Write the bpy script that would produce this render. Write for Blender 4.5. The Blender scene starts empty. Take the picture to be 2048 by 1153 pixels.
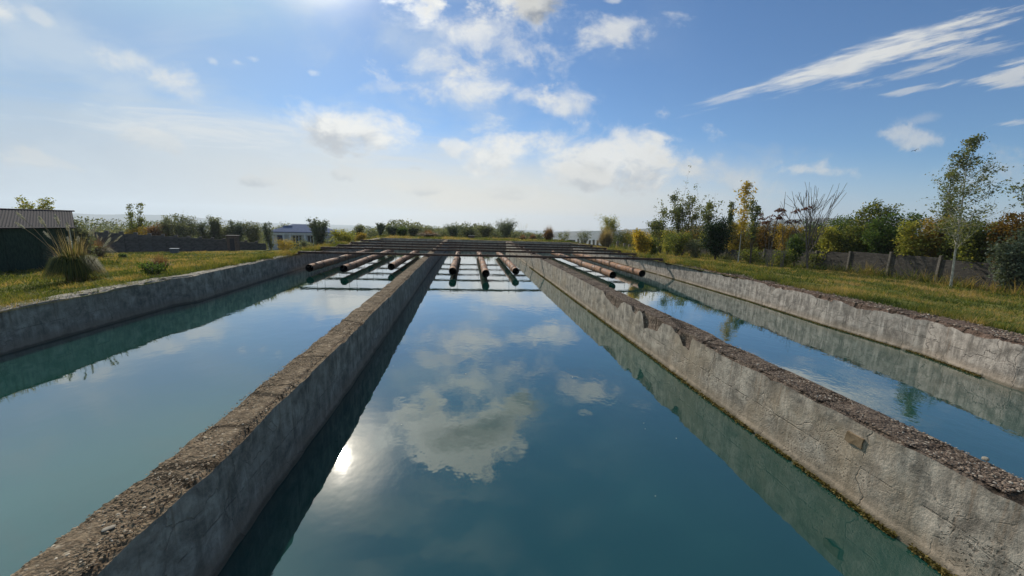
import bpy, math, random
import numpy as np

random.seed(7)
RNG = np.random.default_rng(7)
SC = bpy.context.scene
COL = SC.collection
A = 2.6                    # camera height above the basin wall tops (z = 0)
ZW = -0.4518 * A           # water level
F, PITCH, YAW, ROLL = 740.0, 0.1732, 0.1211, 0.0301   # focal length in px of a 2048 px frame, angles in rad


# ------------------------------------------------------------------ survey helpers
def ray(x, y):
    u = (x - 1024) / F
    v = -(y - 576.5) / F
    c, s = math.cos(ROLL), math.sin(ROLL)
    u, v = c * u - s * v, s * u + c * v
    cp, sp = math.cos(PITCH), math.sin(PITCH)
    fy, z = cp + sp * v, -sp + cp * v
    cy, sy = math.cos(YAW), math.sin(YAW)
    return (cy * u + sy * fy, -sy * u + cy * fy, z)


def on_z(x, y, z):
    r = ray(x, y)
    t = (z - A) / r[2]
    return (r[0] * t, r[1] * t, z)


def on_x(x, y, xx):
    r = ray(x, y)
    t = xx / r[0]
    return (xx, r[1] * t, A + r[2] * t)


def smooth(a, b, x):
    t = np.clip((np.asarray(x, float) - a) / (b - a), 0, 1)
    return t * t * (3 - 2 * t)


# ------------------------------------------------------------------ numeric noise
def _hash(ix, iy, iz, seed):
    n = (ix * 374761393 + iy * 668265263 + iz * 1274126177 + seed * 974711) & 0xffffffff
    n = ((n ^ (n >> 13)) * 1274126177) & 0xffffffff
    n = n ^ (n >> 16)
    return (n & 0xffff) / 65535.0


def vnoise(x, y, z=0.0, seed=0):
    x, y, z = np.broadcast_arrays(np.asarray(x, float), np.asarray(y, float), np.asarray(z, float))
    fx, fy, fz = np.floor(x), np.floor(y), np.floor(z)
    ix, iy, iz = fx.astype(np.int64), fy.astype(np.int64), fz.astype(np.int64)
    tx, ty, tz = x - fx, y - fy, z - fz
    tx, ty, tz = [t * t * (3 - 2 * t) for t in (tx, ty, tz)]
    r = 0
    for dx in (0, 1):
        for dy in (0, 1):
            for dz in (0, 1):
                w = (tx if dx else 1 - tx) * (ty if dy else 1 - ty) * (tz if dz else 1 - tz)
                r = r + w * _hash(ix + dx, iy + dy, iz + dz, seed)
    return r - 0.5


def fbm(x, y, z=0.0, seed=0, oct=4):
    r, a, f = 0, 1.0, 1.0
    for i in range(oct):
        r = r + a * vnoise(np.asarray(x) * f, np.asarray(y) * f, np.asarray(z) * f, seed + i)
        a *= .5
        f *= 2.03
    return r


# ------------------------------------------------------------------ mesh building
def mesh_obj(name, verts, faces, mats, parent=None, fmat=None, smooth_sh=False, tone=None):
    """faces: list of index lists, or an (n,3)/(n,4) int array"""
    me = bpy.data.meshes.new(name)
    v = np.asarray(verts, dtype=np.float32)
    if isinstance(faces, np.ndarray):
        k = faces.shape[1]
        me.vertices.add(len(v))
        me.vertices.foreach_set('co', v.ravel())
        me.loops.add(faces.size)
        me.loops.foreach_set('vertex_index', faces.astype(np.int32).ravel())
        me.polygons.add(len(faces))
        me.polygons.foreach_set('loop_start', np.arange(0, faces.size, k, dtype=np.int32))
        me.polygons.foreach_set('loop_total', np.full(len(faces), k, dtype=np.int32))
        me.update(calc_edges=True)
    else:
        me.from_pydata([tuple(map(float, p)) for p in v], [], faces)
    if not isinstance(mats, (list, tuple)):
        mats = [mats]
    for m in mats:
        me.materials.append(m)
    if fmat is not None:
        me.polygons.foreach_set('material_index', np.asarray(fmat, dtype=np.int32))
    if smooth_sh:
        me.polygons.foreach_set('use_smooth', np.ones(len(me.polygons), dtype=bool))
    if tone is not None:
        at = me.attributes.new('tone', 'FLOAT', 'POINT')
        at.data.foreach_set('value', np.asarray(tone, dtype=np.float32))
    me.validate()
    o = bpy.data.objects.new(name, me)
    COL.objects.link(o)
    if parent is not None:
        o.parent = parent
    return o


def tag(o, label=None, cat=None, group=None, kind=None):
    for k, v in (('label', label), ('category', cat), ('group', group), ('kind', kind)):
        if v:
            o[k] = v
    return o


def thing(name, label, cat, loc=(0, 0, 0), rz=0.0, group=None):
    o = bpy.data.objects.new(name, None)
    o.empty_display_size = 0.2
    COL.objects.link(o)
    o.location = loc
    o.rotation_euler = (0, 0, rz)
    return tag(o, label, cat, group)


class MB:
    """collects plain shapes into one mesh"""
    def __init__(self):
        self.v, self.f = [], []

    def add(self, vs, fs):
        n = len(self.v)
        self.v += [tuple(p) for p in vs]
        self.f += [[i + n for i in f] for f in fs]
        return self

    def box(self, x0, x1, y0, y1, z0, z1, ch=0.0):
        if ch <= 0:
            vs = [(x, y, z) for z in (z0, z1) for (x, y) in ((x0, y0), (x1, y0), (x1, y1), (x0, y1))]
            return self.add(vs, [[3, 2, 1, 0], [4, 5, 6, 7], [0, 1, 5, 4], [1, 2, 6, 5], [2, 3, 7, 6], [3, 0, 4, 7]])
        c = ch
        vs = []
        for z, k in ((z0, 0), (z1 - c, 0), (z1, c)):
            vs += [(x0 + k, y0 + k, z), (x1 - k, y0 + k, z), (x1 - k, y1 - k, z), (x0 + k, y1 - k, z)]
        fs = [[3, 2, 1, 0], [8, 9, 10, 11]]
        for b in (0, 4):
            for i in range(4):
                j = (i + 1) % 4
                fs.append([b + i, b + j, b + 4 + j, b + 4 + i])
        return self.add(vs, fs)

    def prism(self, prof, y0, y1, axis='y'):
        n = len(prof)
        vs = []
        for y in (y0, y1):
            for (a, b) in prof:
                vs.append((a, y, b) if axis == 'y' else (y, a, b))
        fs = [list(range(n))[::-1] if axis == 'y' else list(range(n)), [i + n for i in range(n)] if axis == 'y' else [i + n for i in range(n)][::-1]]
        for i in range(n):
            j = (i + 1) % n
            fs.append([i, j, j + n, i + n])
        return self.add(vs, fs)

    def tube(self, pts, rads, k=6, cap=True):
        pts = [np.array(p, float) for p in pts]
        rings = []
        for i, p in enumerate(pts):
            d = pts[min(i + 1, len(pts) - 1)] - pts[max(i - 1, 0)]
            d = d / (np.linalg.norm(d) + 1e-9)
            ref = np.array((1., 0, 0)) if abs(d[0]) < .8 else np.array((0, 1., 0))
            a = np.cross(d, ref)
            a /= np.linalg.norm(a)
            b = np.cross(d, a)
            r = rads[i] if hasattr(rads, '__len__') else rads
            rings.append([p + r * (math.cos(t) * a + math.sin(t) * b) for t in [2 * math.pi * j / k for j in range(k)]])
        vs = [q for ring in rings for q in ring]
        fs = []
        for i in range(len(rings) - 1):
            for j in range(k):
                j2 = (j + 1) % k
                fs.append([i * k + j, i * k + j2, (i + 1) * k + j2, (i + 1) * k + j])
        if cap:
            fs.append(list(range(k))[::-1])
            fs.append([(len(rings) - 1) * k + j for j in range(k)])
        return self.add(vs, fs)

    def build(self, name, mat, parent=None, smooth_sh=False):
        return mesh_obj(name, self.v, self.f, mat, parent, smooth_sh=smooth_sh)


# ------------------------------------------------------------------ node helper
class NG:
    def __init__(self, tree):
        self.t = tree
        self.n = tree.nodes
        self.l = tree.links

    def node(self, ty, **kw):
        nd = self.n.new(ty)
        for k, v in kw.items():
            setattr(nd, k, v)
        return nd

    def put(self, sock, val):
        if isinstance(val, bpy.types.NodeSocket):
            self.l.new(val, sock)
        elif val is not None:
            if hasattr(sock.default_value, '__len__') and not hasattr(val, '__len__'):
                val = (val,) * len(sock.default_value)
            if hasattr(sock.default_value, '__len__') and len(sock.default_value) == 4 and len(val) == 3:
                val = (*val, 1.0)
            sock.default_value = val

    def m(self, op, a, b=None, c=None, clamp=False):
        nd = self.node('ShaderNodeMath', operation=op, use_clamp=clamp)
        for i, v in enumerate((a, b, c)):
            if v is not None:
                self.put(nd.inputs[i], v)
        return nd.outputs[0]

    def add(self, a, b): return self.m('ADD', a, b)
    def sub(self, a, b): return self.m('SUBTRACT', a, b)
    def mul(self, a, b): return self.m('MULTIPLY', a, b)
    def mad(self, a, b, c): return self.m('MULTIPLY_ADD', a, b, c)
    def maxi(self, a, b): return self.m('MAXIMUM', a, b)

    def ss(self, x, lo, hi, o0=0.0, o1=1.0, kind='SMOOTHSTEP'):
        nd = self.node('ShaderNodeMapRange', interpolation_type=kind)
        self.put(nd.inputs['Value'], x)
        self.put(nd.inputs['From Min'], lo)
        self.put(nd.inputs['From Max'], hi)
        self.put(nd.inputs['To Min'], o0)
        self.put(nd.inputs['To Max'], o1)
        return nd.outputs[0]

    def mix(self, fac, a, b, mode='MIX'):
        nd = self.node('ShaderNodeMix', data_type='RGBA', blend_type=mode)
        self.put(nd.inputs[0], fac)
        self.put(nd.inputs[6], a)
        self.put(nd.inputs[7], b)
        return nd.outputs[2]

    def xyz(self, x, y, z=0.0):
        nd = self.node('ShaderNodeCombineXYZ')
        for i, v in enumerate((x, y, z)):
            self.put(nd.inputs[i], v)
        return nd.outputs[0]

    def sep(self, v):
        nd = self.node('ShaderNodeSeparateXYZ')
        self.put(nd.inputs[0], v)
        return nd.outputs

    def mapping(self, v, scale=(1, 1, 1), rot=(0, 0, 0), loc=(0, 0, 0)):
        nd = self.node('ShaderNodeMapping')
        self.put(nd.inputs['Vector'], v)
        nd.inputs['Scale'].default_value = scale
        nd.inputs['Rotation'].default_value = rot
        nd.inputs['Location'].default_value = loc
        return nd.outputs[0]

    def noise(self, v, scale, detail=4, rough=.55, dist=0.0, dim='3D'):
        nd = self.node('ShaderNodeTexNoise', noise_dimensions=dim)
        self.put(nd.inputs['Vector'], v)
        self.put(nd.inputs['Scale'], scale)
        self.put(nd.inputs['Detail'], detail)
        self.put(nd.inputs['Roughness'], rough)
        self.put(nd.inputs['Distortion'], dist)
        return nd.outputs[0]

    def voro(self, v, scale, feature='F1', out='Distance', rnd=1.0):
        nd = self.node('ShaderNodeTexVoronoi', feature=feature)
        self.put(nd.inputs['Vector'], v)
        self.put(nd.inputs['Scale'], scale)
        self.put(nd.inputs['Randomness'], rnd)
        return nd.outputs[out]

    def ramp(self, fac, stops):
        nd = self.node('ShaderNodeValToRGB')
        cr = nd.color_ramp
        while len(cr.elements) < len(stops):
            cr.elements.new(0.5)
        for e, (p, c) in zip(cr.elements, stops):
            e.position = p
            e.color = (*c, 1)
        self.put(nd.inputs[0], fac)
        return nd.outputs[0]

    def bump(self, h, strength=.5, dist=.02, normal=None):
        nd = self.node('ShaderNodeBump')
        self.put(nd.inputs['Height'], h)
        nd.inputs['Strength'].default_value = strength
        nd.inputs['Distance'].default_value = dist
        if normal is not None:
            self.put(nd.inputs['Normal'], normal)
        return nd.outputs[0]

    def attr(self, name):
        nd = self.node('ShaderNodeAttribute', attribute_name=name)
        return nd.outputs['Fac']

    def coord(self, which='Object'):
        return self.node('ShaderNodeTexCoord').outputs[which]


def new_mat(name):
    m = bpy.data.materials.new(name)
    m.use_nodes = True
    m.node_tree.nodes.clear()
    g = NG(m.node_tree)
    out = g.node('ShaderNodeOutputMaterial')
    return m, g, out


def principled(g, out, col, rough=.9, normal=None, spec=.25, metal=0.0):
    p = g.node('ShaderNodeBsdfPrincipled')
    g.put(p.inputs['Base Color'], col)
    g.put(p.inputs['Roughness'], rough)
    p.inputs['Specular IOR Level'].default_value = spec
    g.put(p.inputs['Metallic'], metal)
    if normal is not None:
        g.put(p.inputs['Normal'], normal)
    g.l.new(p.outputs[0], out.inputs[0])
    return p


# ------------------------------------------------------------------ materials
def mat_plaster(name, base, warm=(.30, .25, .18), stain=.5, streak=.6, crack=1.0, pits=1.0):
    m, g, out = new_mat(name)
    P = g.node('ShaderNodeNewGeometry').outputs['Position']
    z = g.sep(P)[2]
    big = g.noise(P, .55, 5, .6)
    med = g.noise(P, 3.1, 9, .68, .4)
    fine = g.noise(P, 26, 5, .65)
    grit = g.noise(P, 110, 3, .6)
    st = g.noise(g.mapping(P, scale=(3.2, 3.2, .30)), 2.6, 8, .66)
    dark = tuple(c * .42 for c in base)
    lite = tuple(min(.8, c * 1.45) for c in base)
    c = g.mix(g.ss(med, .30, .74), dark, lite)
    c = g.mix(g.mul(g.ss(st, .5, .68), streak), c, tuple(min(.8, k * 1.55) for k in base))
    c = g.mix(g.mul(g.ss(st, .46, .33), streak * .8), c, tuple(k * .34 for k in base))
    c = g.mix(g.mul(g.ss(big, .47, .66), stain), c, warm)
    # pale tide band and dark wet band just above the water
    tide = g.add(z, g.mul(g.sub(big, .5), .25))
    c = g.mix(g.mul(g.ss(tide, ZW + .34, ZW + .12), .45), c, tuple(min(.8, k * 1.12) * w for k, w in zip(base, (1.12, 1.0, .88))))
    wet = g.add(z, g.mul(g.sub(med, .5), .10))
    c = g.mix(g.mul(g.ss(wet, ZW + .10, ZW + .03), .8), c, (.05, .045, .028))
    c = g.mix(g.mul(g.ss(fine, .52, .72), .35), c, tuple(k * .45 for k in base))
    c = g.mix(g.mul(g.ss(grit, .55, .8), .35), c, lite)
    # cracks
    Pd = g.node('ShaderNodeVectorMath', operation='ADD')
    g.put(Pd.inputs[0], P)
    nz = g.node('ShaderNodeTexNoise')
    g.put(nz.inputs['Vector'], P)
    nz.inputs['Scale'].default_value = 2.2
    nz.inputs['Detail'].default_value = 5
    sc = g.node('ShaderNodeVectorMath', operation='SCALE')
    g.put(sc.inputs[0], nz.outputs['Color'])
    sc.inputs['Scale'].default_value = .7
    g.put(Pd.inputs[1], sc.outputs[0])
    e = g.voro(g.mapping(Pd.outputs[0], scale=(1, .8, .8)), .62, 'DISTANCE_TO_EDGE')
    cr = g.mul(g.mul(g.ss(e, .0075, .002), g.ss(med, .44, .56)), crack)
    c = g.mix(g.mul(cr, .85), c, tuple(k * .12 for k in base))
    # pour joints down the face and a faint board line along it
    yj = g.m('FRACT', g.add(g.mul(g.sep(Pd.outputs[0])[1], .31), g.mul(big, .25)))
    jt = g.mul(g.ss(g.m('ABSOLUTE', g.sub(yj, .5)), .0065, .0015), g.ss(med, .40, .52))
    bl = g.mul(g.ss(g.m('ABSOLUTE', g.add(z, g.mad(med, .05, .60))), .016, .003), g.ss(st, .44, .56))
    c = g.mix(g.mul(g.maxi(jt, g.mul(bl, .5)), .45), c, tuple(k * .2 for k in base))
    rn = g.noise(g.mapping(P, scale=(5.5, 5.5, .22)), 2.1, 4, .5)
    c = g.mix(g.mul(g.mul(g.ss(rn, .60, .70), g.ss(z, -1.1, -.1, .15, 1.0)), .45), c, (.17, .105, .06))
    low = g.add(z, g.mul(g.sub(st, .5), .45))
    c = g.mix(g.mul(g.ss(low, ZW + .42, ZW + .06), .38), c, tuple(k * w for k, w in zip(base, (.50, .47, .40))))
    # pock marks in patches
    pk = g.add(g.voro(g.mapping(Pd.outputs[0], scale=(1, 1, 1.5)), 17, 'F1'), g.mul(g.sub(fine, .5), .9))
    zone = g.mul(g.ss(g.noise(P, .9, 3, .5, .4), .53, .62), g.ss(z, -.25, -.6))
    if pits > .9:
        y = g.sep(P)[1]
        zz = g.add(z, g.mul(g.sub(big, .5), .5))
        z2 = g.mul(g.mul(g.ss(zz, -1.0, -.78), g.ss(zz, -.46, -.66)), g.mul(g.ss(y, 3.2, 4.2), g.ss(y, 10, 8)))
        zone = g.maxi(zone, g.mul(z2, g.ss(med, .44, .56)))
    pm = g.mul(g.mul(g.ss(pk, .36, .10), zone), pits * .8)
    wh = g.mul(g.ss(g.noise(P, 2.7, 5, .7), .70, .74), g.ss(fine, .42, .55))
    c = g.mix(g.mul(wh, .75), c, (.62, .60, .56))
    c = g.mix(g.mul(pm, .85), c, tuple(k * .16 for k in base))
    h = g.add(g.mul(med, .9), g.add(g.mul(fine, .45), g.mul(grit, .12)))
    h = g.sub(g.sub(h, g.mul(cr, .9)), g.add(g.mul(pm, 1.0), g.mul(g.maxi(jt, bl), .6)))
    principled(g, out, c, .92, g.bump(h, .75, .035), .15)
    return m


def mat_rubble(name, ca, cb, cc, scale=30, bstr=1.0, dirt=(.09, .065, .045)):
    m, g, out = new_mat(name)
    P = g.node('ShaderNodeNewGeometry').outputs['Position']
    n1 = g.noise(P, 1.7, 6, .65)
    n2 = g.noise(P, 9, 6, .7)
    cell = g.node('ShaderNodeTexVoronoi')
    g.put(cell.inputs['Vector'], P)
    cell.inputs['Scale'].default_value = scale
    rnd = g.sep(cell.outputs['Color'])[0]
    c = g.ramp(rnd, [(0, ca), (.55, cb), (.86, cb), (1, cc)])
    c = g.mix(g.ss(n2, .42, .62), c, dirt)
    c = g.mix(g.mul(g.ss(n1, .40, .56), .88), c, g.mix(g.ss(n2, .35, .65), cb, dirt))
    c = g.mix(g.mul(g.ss(cell.outputs['Distance'], .40, .80, 0, .5), g.ss(n1, .40, .60)), c, tuple(k * .3 for k in dirt))
    g2 = g.noise(P, 60, 4, .7)
    c = g.mix(g.mul(g.ss(g2, .56, .74), .5), c, cc)
    # long cross cracks
    e = g.voro(g.mapping(P, scale=(.25, .9, .25)), 1.1, 'DISTANCE_TO_EDGE')
    ck = g.mul(g.ss(g.add(e, g.mul(g.sub(n2, .5), .10)), .03, .008), .8)
    c = g.mix(ck, c, (.02, .015, .01))
    h = g.sub(g.add(g.add(g.mul(g.mul(g.sub(1.0, cell.outputs['Distance']), .8), g.ss(n1, .36, .62, .25, 1.0)), g.mul(n2, 1.2)), g.mul(g2, .35)), ck)
    principled(g, out, c, .95, g.bump(h, bstr, .045), .1)
    return m


def mat_ground():
    m, g, out = new_mat('meadow_soil')
    P = g.node('ShaderNodeNewGeometry').outputs['Position']
    a = g.noise(P, .16, 5, .6)
    b = g.noise(P, 1.1, 6, .65)
    d = g.noise(P, 9, 6, .7)
    far = g.noise(P, .004, 6, .6)
    c = g.ramp(g.add(g.mul(a, .55), g.mul(b, .45)), [(.30, (0.061, 0.079, 0.018)), (.46, (0.117, 0.133, 0.029)), (.56, (0.200, 0.164, 0.045)), (.68, (0.200, 0.117, 0.051))])
    c = g.mix(g.ss(d, .46, .66, 0, .75), c, (.035, .04, .014))
    c = g.mix(g.ss(d, .50, .34, 0, .5), c, (.19, .175, .06))
    ln = g.node('ShaderNodeVectorMath', operation='LENGTH')
    g.put(ln.inputs[0], P)
    c = g.mix(g.ss(ln.outputs['Value'], 90, 260), c, g.ramp(far, [(.35, (.05, .065, .03)), (.55, (.11, .10, .055)), (.7, (.06, .07, .03))]))
    principled(g, out, c, 1.0, g.bump(g.add(b, d), .9, .10), .05)
    return m


def mat_simple(name, col, col2=None, rough=.8, nscale=8, spec=.25, metal=0.0, bstr=.3, stretch=(1, 1, 1), bd=.01):
    m, g, out = new_mat(name)
    P = g.coord('Object')
    n = g.noise(g.mapping(P, scale=stretch), nscale, 6, .65)
    c = g.mix(g.ss(n, .38, .64), col, col2 or tuple(k * .6 for k in col))
    principled(g, out, c, rough, g.bump(n, bstr, bd), spec, metal)
    return m


def mat_rust(name, a=(.14, .062, .035), b=(.055, .027, .02), c3=(.24, .15, .10), metal=.0, k=1.0):
    m, g, out = new_mat(name)
    P = g.coord('Object')
    n = g.noise(P, 2.2, 7, .65, .4)
    n2 = g.noise(g.mapping(P, scale=(1, .35, 1)), 13, 6, .7)
    c = g.mix(g.ss(n, .40, .62), b, a)
    c = g.mix(g.ss(n2, .53, .72, 0, .8), c, c3)
    c = g.mix(g.ss(n2, .46, .30, 0, .7), c, tuple(q * .6 for q in b))
    principled(g, out, c, g.ss(n, .3, .7, .62, .9), g.bump(g.add(n2, n), .4 * k, .012), .3, metal)
    return m


def mat_leaf(name, stops, trans=.45, rough=.7):
    """leaf colours picked per leaf by the tone attribute"""
    m, g, out = new_mat(name)
    c = g.ramp(g.attr('tone'), stops)
    d = g.node('ShaderNodeBsdfPrincipled')
    g.put(d.inputs['Base Color'], c)
    d.inputs['Roughness'].default_value = rough
    d.inputs['Specular IOR Level'].default_value = .25
    t = g.node('ShaderNodeBsdfTranslucent')
    g.put(t.inputs['Color'], g.mix(1.0, c, (1.0, 1.0, .55), 'MULTIPLY'))
    mx = g.node('ShaderNodeMixShader')
    mx.inputs[0].default_value = min(.6, trans + .1)
    g.l.new(d.outputs[0], mx.inputs[1])
    g.l.new(t.outputs[0], mx.inputs[2])
    g.l.new(mx.outputs[0], out.inputs[0])
    return m


def mat_water():
    m, g, out = new_mat('still_green_water')
    P = g.node('ShaderNodeNewGeometry').outputs['Position']
    n1 = g.noise(g.mapping(P, scale=(1, 1, 1)), 1.3, 3, .5)
    n2 = g.noise(g.mapping(P, scale=(1.0, .7, 1)), 5.5, 2, .5)
    n3 = g.noise(P, .35, 2, .5)
    murk = g.noise(P, .22, 4, .55)
    c = g.mix(g.ss(murk, .38, .64), (.0070, .045, .037), (.012, .060, .048))
    p = g.node('ShaderNodeBsdfPrincipled')
    g.put(p.inputs['Base Color'], c)
    p.inputs['Roughness'].default_value = .03
    p.inputs['IOR'].default_value = 1.62
    p.inputs['Coat Weight'].default_value = 1.0
    p.inputs['Coat IOR'].default_value = 1.7
    p.inputs['Coat Roughness'].default_value = .022
    h = g.add(g.add(g.mul(n1, .55), g.mul(n2, .10)), g.mul(g.mul(n2, g.ss(n3, .5, .7)), .35))
    bn = g.bump(h, 1.0, .0068)
    g.put(p.inputs['Normal'], bn)
    g.put(p.inputs['Coat Normal'], bn)
    g.l.new(p.outputs[0], out.inputs[0])
    return m


M = {}
M['plaster_shade'] = mat_plaster('grey_cement_render', (.36, .30, .235), warm=(.29, .24, .18), stain=.4, streak=.5, crack=.4, pits=.3)
M['plaster_sun'] = mat_plaster('weathered_cement_render', (.34, .29, .24), warm=(.35, .265, .18), stain=.55, streak=.6, crack=.35, pits=.95)
M['plaster_right'] = mat_plaster('streaked_cement_render', (.33, .285, .25), warm=(.27, .22, .18), stain=.3, streak=.95, crack=.7, pits=.5)
M['top_left'] = mat_rubble('crumbling_concrete_top', (.18, .13, .085), (.27, .20, .13), (.42, .34, .25), 34, .9, (.14, .10, .065))
M['top_right'] = mat_rubble('exposed_aggregate', (.10, .075, .058), (.185, .14, .108), (.44, .37, .30), 30, 1.0, (.085, .06, .046))
M['top_outer'] = mat_rubble('worn_concrete_coping', (.30, .27, .22), (.38, .34, .28), (.46, .42, .36), 22, .5, (.25, .21, .16))
M['red_core'] = mat_rubble('reddish_brick_rubble', (.12, .08, .062), (.17, .115, .09), (.28, .21, .165), 18, 1.0, (.10, .066, .05))
M['ground'] = mat_ground()
M['water'] = mat_water()
M['beam'] = mat_rust('dark_rusty_steel', (.125, .07, .048), (.055, .034, .027), (.27, .18, .125))
M['pipe'] = mat_rust('rusty_pipe_steel', (.29, .135, .06), (.135, .062, .034), (.38, .26, .17))
M['pipe_in'] = mat_simple('shaded_pipe_bore', (.02, .015, .013), (.01, .008, .008), .95)  # near-black colour paints in the shade inside the open pipe ends
M['wire'] = mat_simple('dark_wire', (.05, .04, .035), None, .7)
M['bark'] = mat_simple('brown_bark', (.10, .08, .06), (.05, .04, .03), .95, 14, .1, 0, .6, (1, 1, .3))
M['bark_pale'] = mat_simple('pale_bark', (.58, .53, .45), (.30, .27, .22), .9, 9, .1, 0, .5, (1, 1, .5))
M['bark_grey'] = mat_simple('grey_bark', (.16, .135, .115), (.09, .075, .065), .95, 14, .1, 0, .6, (1, 1, .3))
M['white_paint'] = mat_simple('chalky_white_wall', (.80, .77, .72), (.66, .62, .56), .9, 4)
M['blue_roof'] = mat_simple('blue_grey_sheet_roof', (.15, .175, .26), (.12, .14, .21), .95, 3, .03)
M['blue_door'] = mat_simple('blue_door_paint', (.045, .06, .14), (.035, .045, .10), .6)
M['glass_dark'] = mat_simple('dark_window_glass', (.03, .035, .045), (.02, .02, .03), .15, 3, .5)
M['frame_white'] = mat_simple('white_window_frame', (.68, .66, .62), (.5, .48, .45), .7)
M['shed_green'] = mat_simple('dark_green_shed_wall', (.040, .066, .046), (.022, .040, .028), .9, 16, .1, 0, .5, (1, 1, .25))
M['shed_roof'] = mat_simple('grey_corrugated_roof', (.12, .105, .10), (.065, .058, .058), .95, 5, .05, 0, .3, (6, 6, .6))
M['shed_trim'] = mat_simple('dark_roof_trim', (.04, .035, .04), (.03, .025, .03), .7)
M['dark_wall'] = mat_simple('dark_block_wall', (.13, .115, .105), (.075, .066, .06), .95, 3)
M['brown_wall'] = mat_simple('brown_render', (.16, .11, .09), (.09, .065, .055), .95, 5)
M['post'] = mat_simple('grey_concrete_post', (.18, .155, .13), (.10, .085, .07), .95, 7)
M['bird'] = mat_simple('dark_feathers', (.03, .028, .03), (.02, .02, .02), .9)
M['stone'] = mat_simple('pale_stone', (.33, .28, .22), (.20, .17, .13), .95, 20)
M['hive'] = mat_simple('weathered_grey_box', (.12, .13, .15), (.08, .085, .10), .8, 6)
M['lid'] = mat_simple('pale_lid', (.62, .63, .64), (.5, .5, .5), .6, 6)
M['patch'] = mat_simple('brown_mortar_patch', (.23, .165, .105), (.15, .105, .065), .95, 14, .05, 0, .8)


def mat_brick():
    m, g, out = new_mat('stacked_slab_wall')
    P = g.node('ShaderNodeNewGeometry').outputs['Position']
    x, y, z = g.sep(P)
    b = g.node('ShaderNodeTexBrick')
    g.put(b.inputs['Vector'], g.xyz(y, z, 0.0))
    b.inputs['Scale'].default_value = 2.6
    b.inputs['Color1'].default_value = (.095, .083, .072, 1)
    b.inputs['Color2'].default_value = (.055, .048, .042, 1)
    b.inputs['Mortar'].default_value = (.028, .025, .022, 1)
    b.inputs['Mortar Size'].default_value = .025
    b.inputs['Brick Width'].default_value = 1.1
    b.inputs['Row Height'].default_value = .34
    n = g.noise(P, 3, 6, .65)
    c = g.mix(g.ss(n, .45, .65, 0, .8), b.outputs['Color'], (.05, .044, .04))
    principled(g, out, c, .95, g.bump(g.sub(g.mul(n, .4), b.outputs['Fac']), .7, .02), .1)
    return m


M['slab'] = mat_brick()


def mat_hill():
    m, g, out = new_mat('dry_hill_slopes')
    P = g.node('ShaderNodeNewGeometry').outputs['Position']
    n = g.noise(P, .004, 7, .62)
    c = g.ramp(n, [(.35, (.045, .055, .03)), (.52, (.095, .085, .055)), (.68, (.13, .115, .08))])
    principled(g, out, c, 1.0, None, .05)
    return m


M['hill'] = mat_hill()

LEAF = {
    'poplar': mat_leaf('grey_green_poplar_leaves', [(0, (0.055, 0.077, 0.031)), (.55, (0.132, 0.155, 0.062)), (.85, (0.232, 0.225, 0.077)), (1, (0.402, 0.309, 0.077))]),
    'yellow': mat_leaf('yellow_autumn_leaves', [(0, (0.211, 0.193, 0.045)), (.5, (0.456, 0.333, 0.062)), (.85, (0.737, 0.474, 0.070)), (1, (0.527, 0.263, 0.053))]),
    'olive': mat_leaf('olive_green_leaves', [(0, (0.053, 0.078, 0.022)), (.5, (0.132, 0.158, 0.039)), (.85, (0.246, 0.238, 0.053)), (1, (0.386, 0.281, 0.062))]),
    'green': mat_leaf('mid_green_leaves', [(0, (0.038, 0.075, 0.020)), (.5, (0.082, 0.134, 0.033)), (1, (0.164, 0.194, 0.045))]),
    'gold': mat_leaf('golden_brown_leaves', [(0, (0.162, 0.148, 0.035)), (.4, (0.323, 0.227, 0.045)), (.75, (0.420, 0.255, 0.045)), (1, (0.242, 0.236, 0.053))]),
    'orange': mat_leaf('orange_brown_leaves', [(0, (0.081, 0.044, 0.012)), (.5, (0.162, 0.087, 0.018)), (1, (0.184, 0.130, 0.030))]),
    'dark': mat_leaf('dark_evergreen_leaves', [(0, (.010, .022, .010)), (.6, (.020, .042, .016)), (1, (.045, .065, .022))], .2),
    'grey': mat_leaf('dusty_grey_green_leaves', [(0, (0.084, 0.103, 0.066)), (.5, (0.160, 0.178, 0.113)), (1, (0.281, 0.261, 0.160))]),
    'slate': mat_leaf('dark_grey_green_leaves', [(0, (0.059, 0.073, 0.059)), (.5, (0.117, 0.146, 0.100)), (1, (0.225, 0.238, 0.146))], .3),
    'red': mat_leaf('dull_red_leaves', [(0, (.07, .02, .02)), (.5, (.12, .04, .035)), (1, (.14, .09, .05))]),
    'lime': mat_leaf('yellow_green_leaves', [(0, (0.134, 0.165, 0.033)), (.5, (0.288, 0.287, 0.055)), (1, (0.537, 0.434, 0.092))]),
    'rust': mat_leaf('rust_brown_stalks', [(0, (.16, .075, .035)), (.5, (.27, .145, .075)), (1, (.34, .22, .13))], .3),
    'straw': mat_leaf('straw_blades', [(0, (.22, .15, .07)), (.5, (.36, .26, .13)), (1, (.48, .37, .21))], .35),
    'tuft': mat_leaf('green_tuft_blades', [(0, (0.040, 0.055, 0.015)), (.5, (0.099, 0.119, 0.026)), (.8, (0.250, 0.205, 0.044)), (1, (0.536, 0.290, 0.073))], .35),
    'plume': mat_leaf('pale_feather_plumes', [(0, (.40, .36, .30)), (.5, (.56, .52, .45)), (1, (.66, .62, .56))], .2),
    'grass': mat_leaf('meadow_grass_blades', [(0, (0.046, 0.066, 0.014)), (.35, (0.112, 0.137, 0.027)), (.6, (0.203, 0.190, 0.042)), (.8, (0.315, 0.231, 0.073)), (1, (0.420, 0.284, 0.122))], .4),
    'algae': mat_leaf('golden_waterline_algae', [(0, (.045, .035, .008)), (.6, (.16, .12, .03)), (1, (.34, .25, .08))], .2),
}


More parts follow.
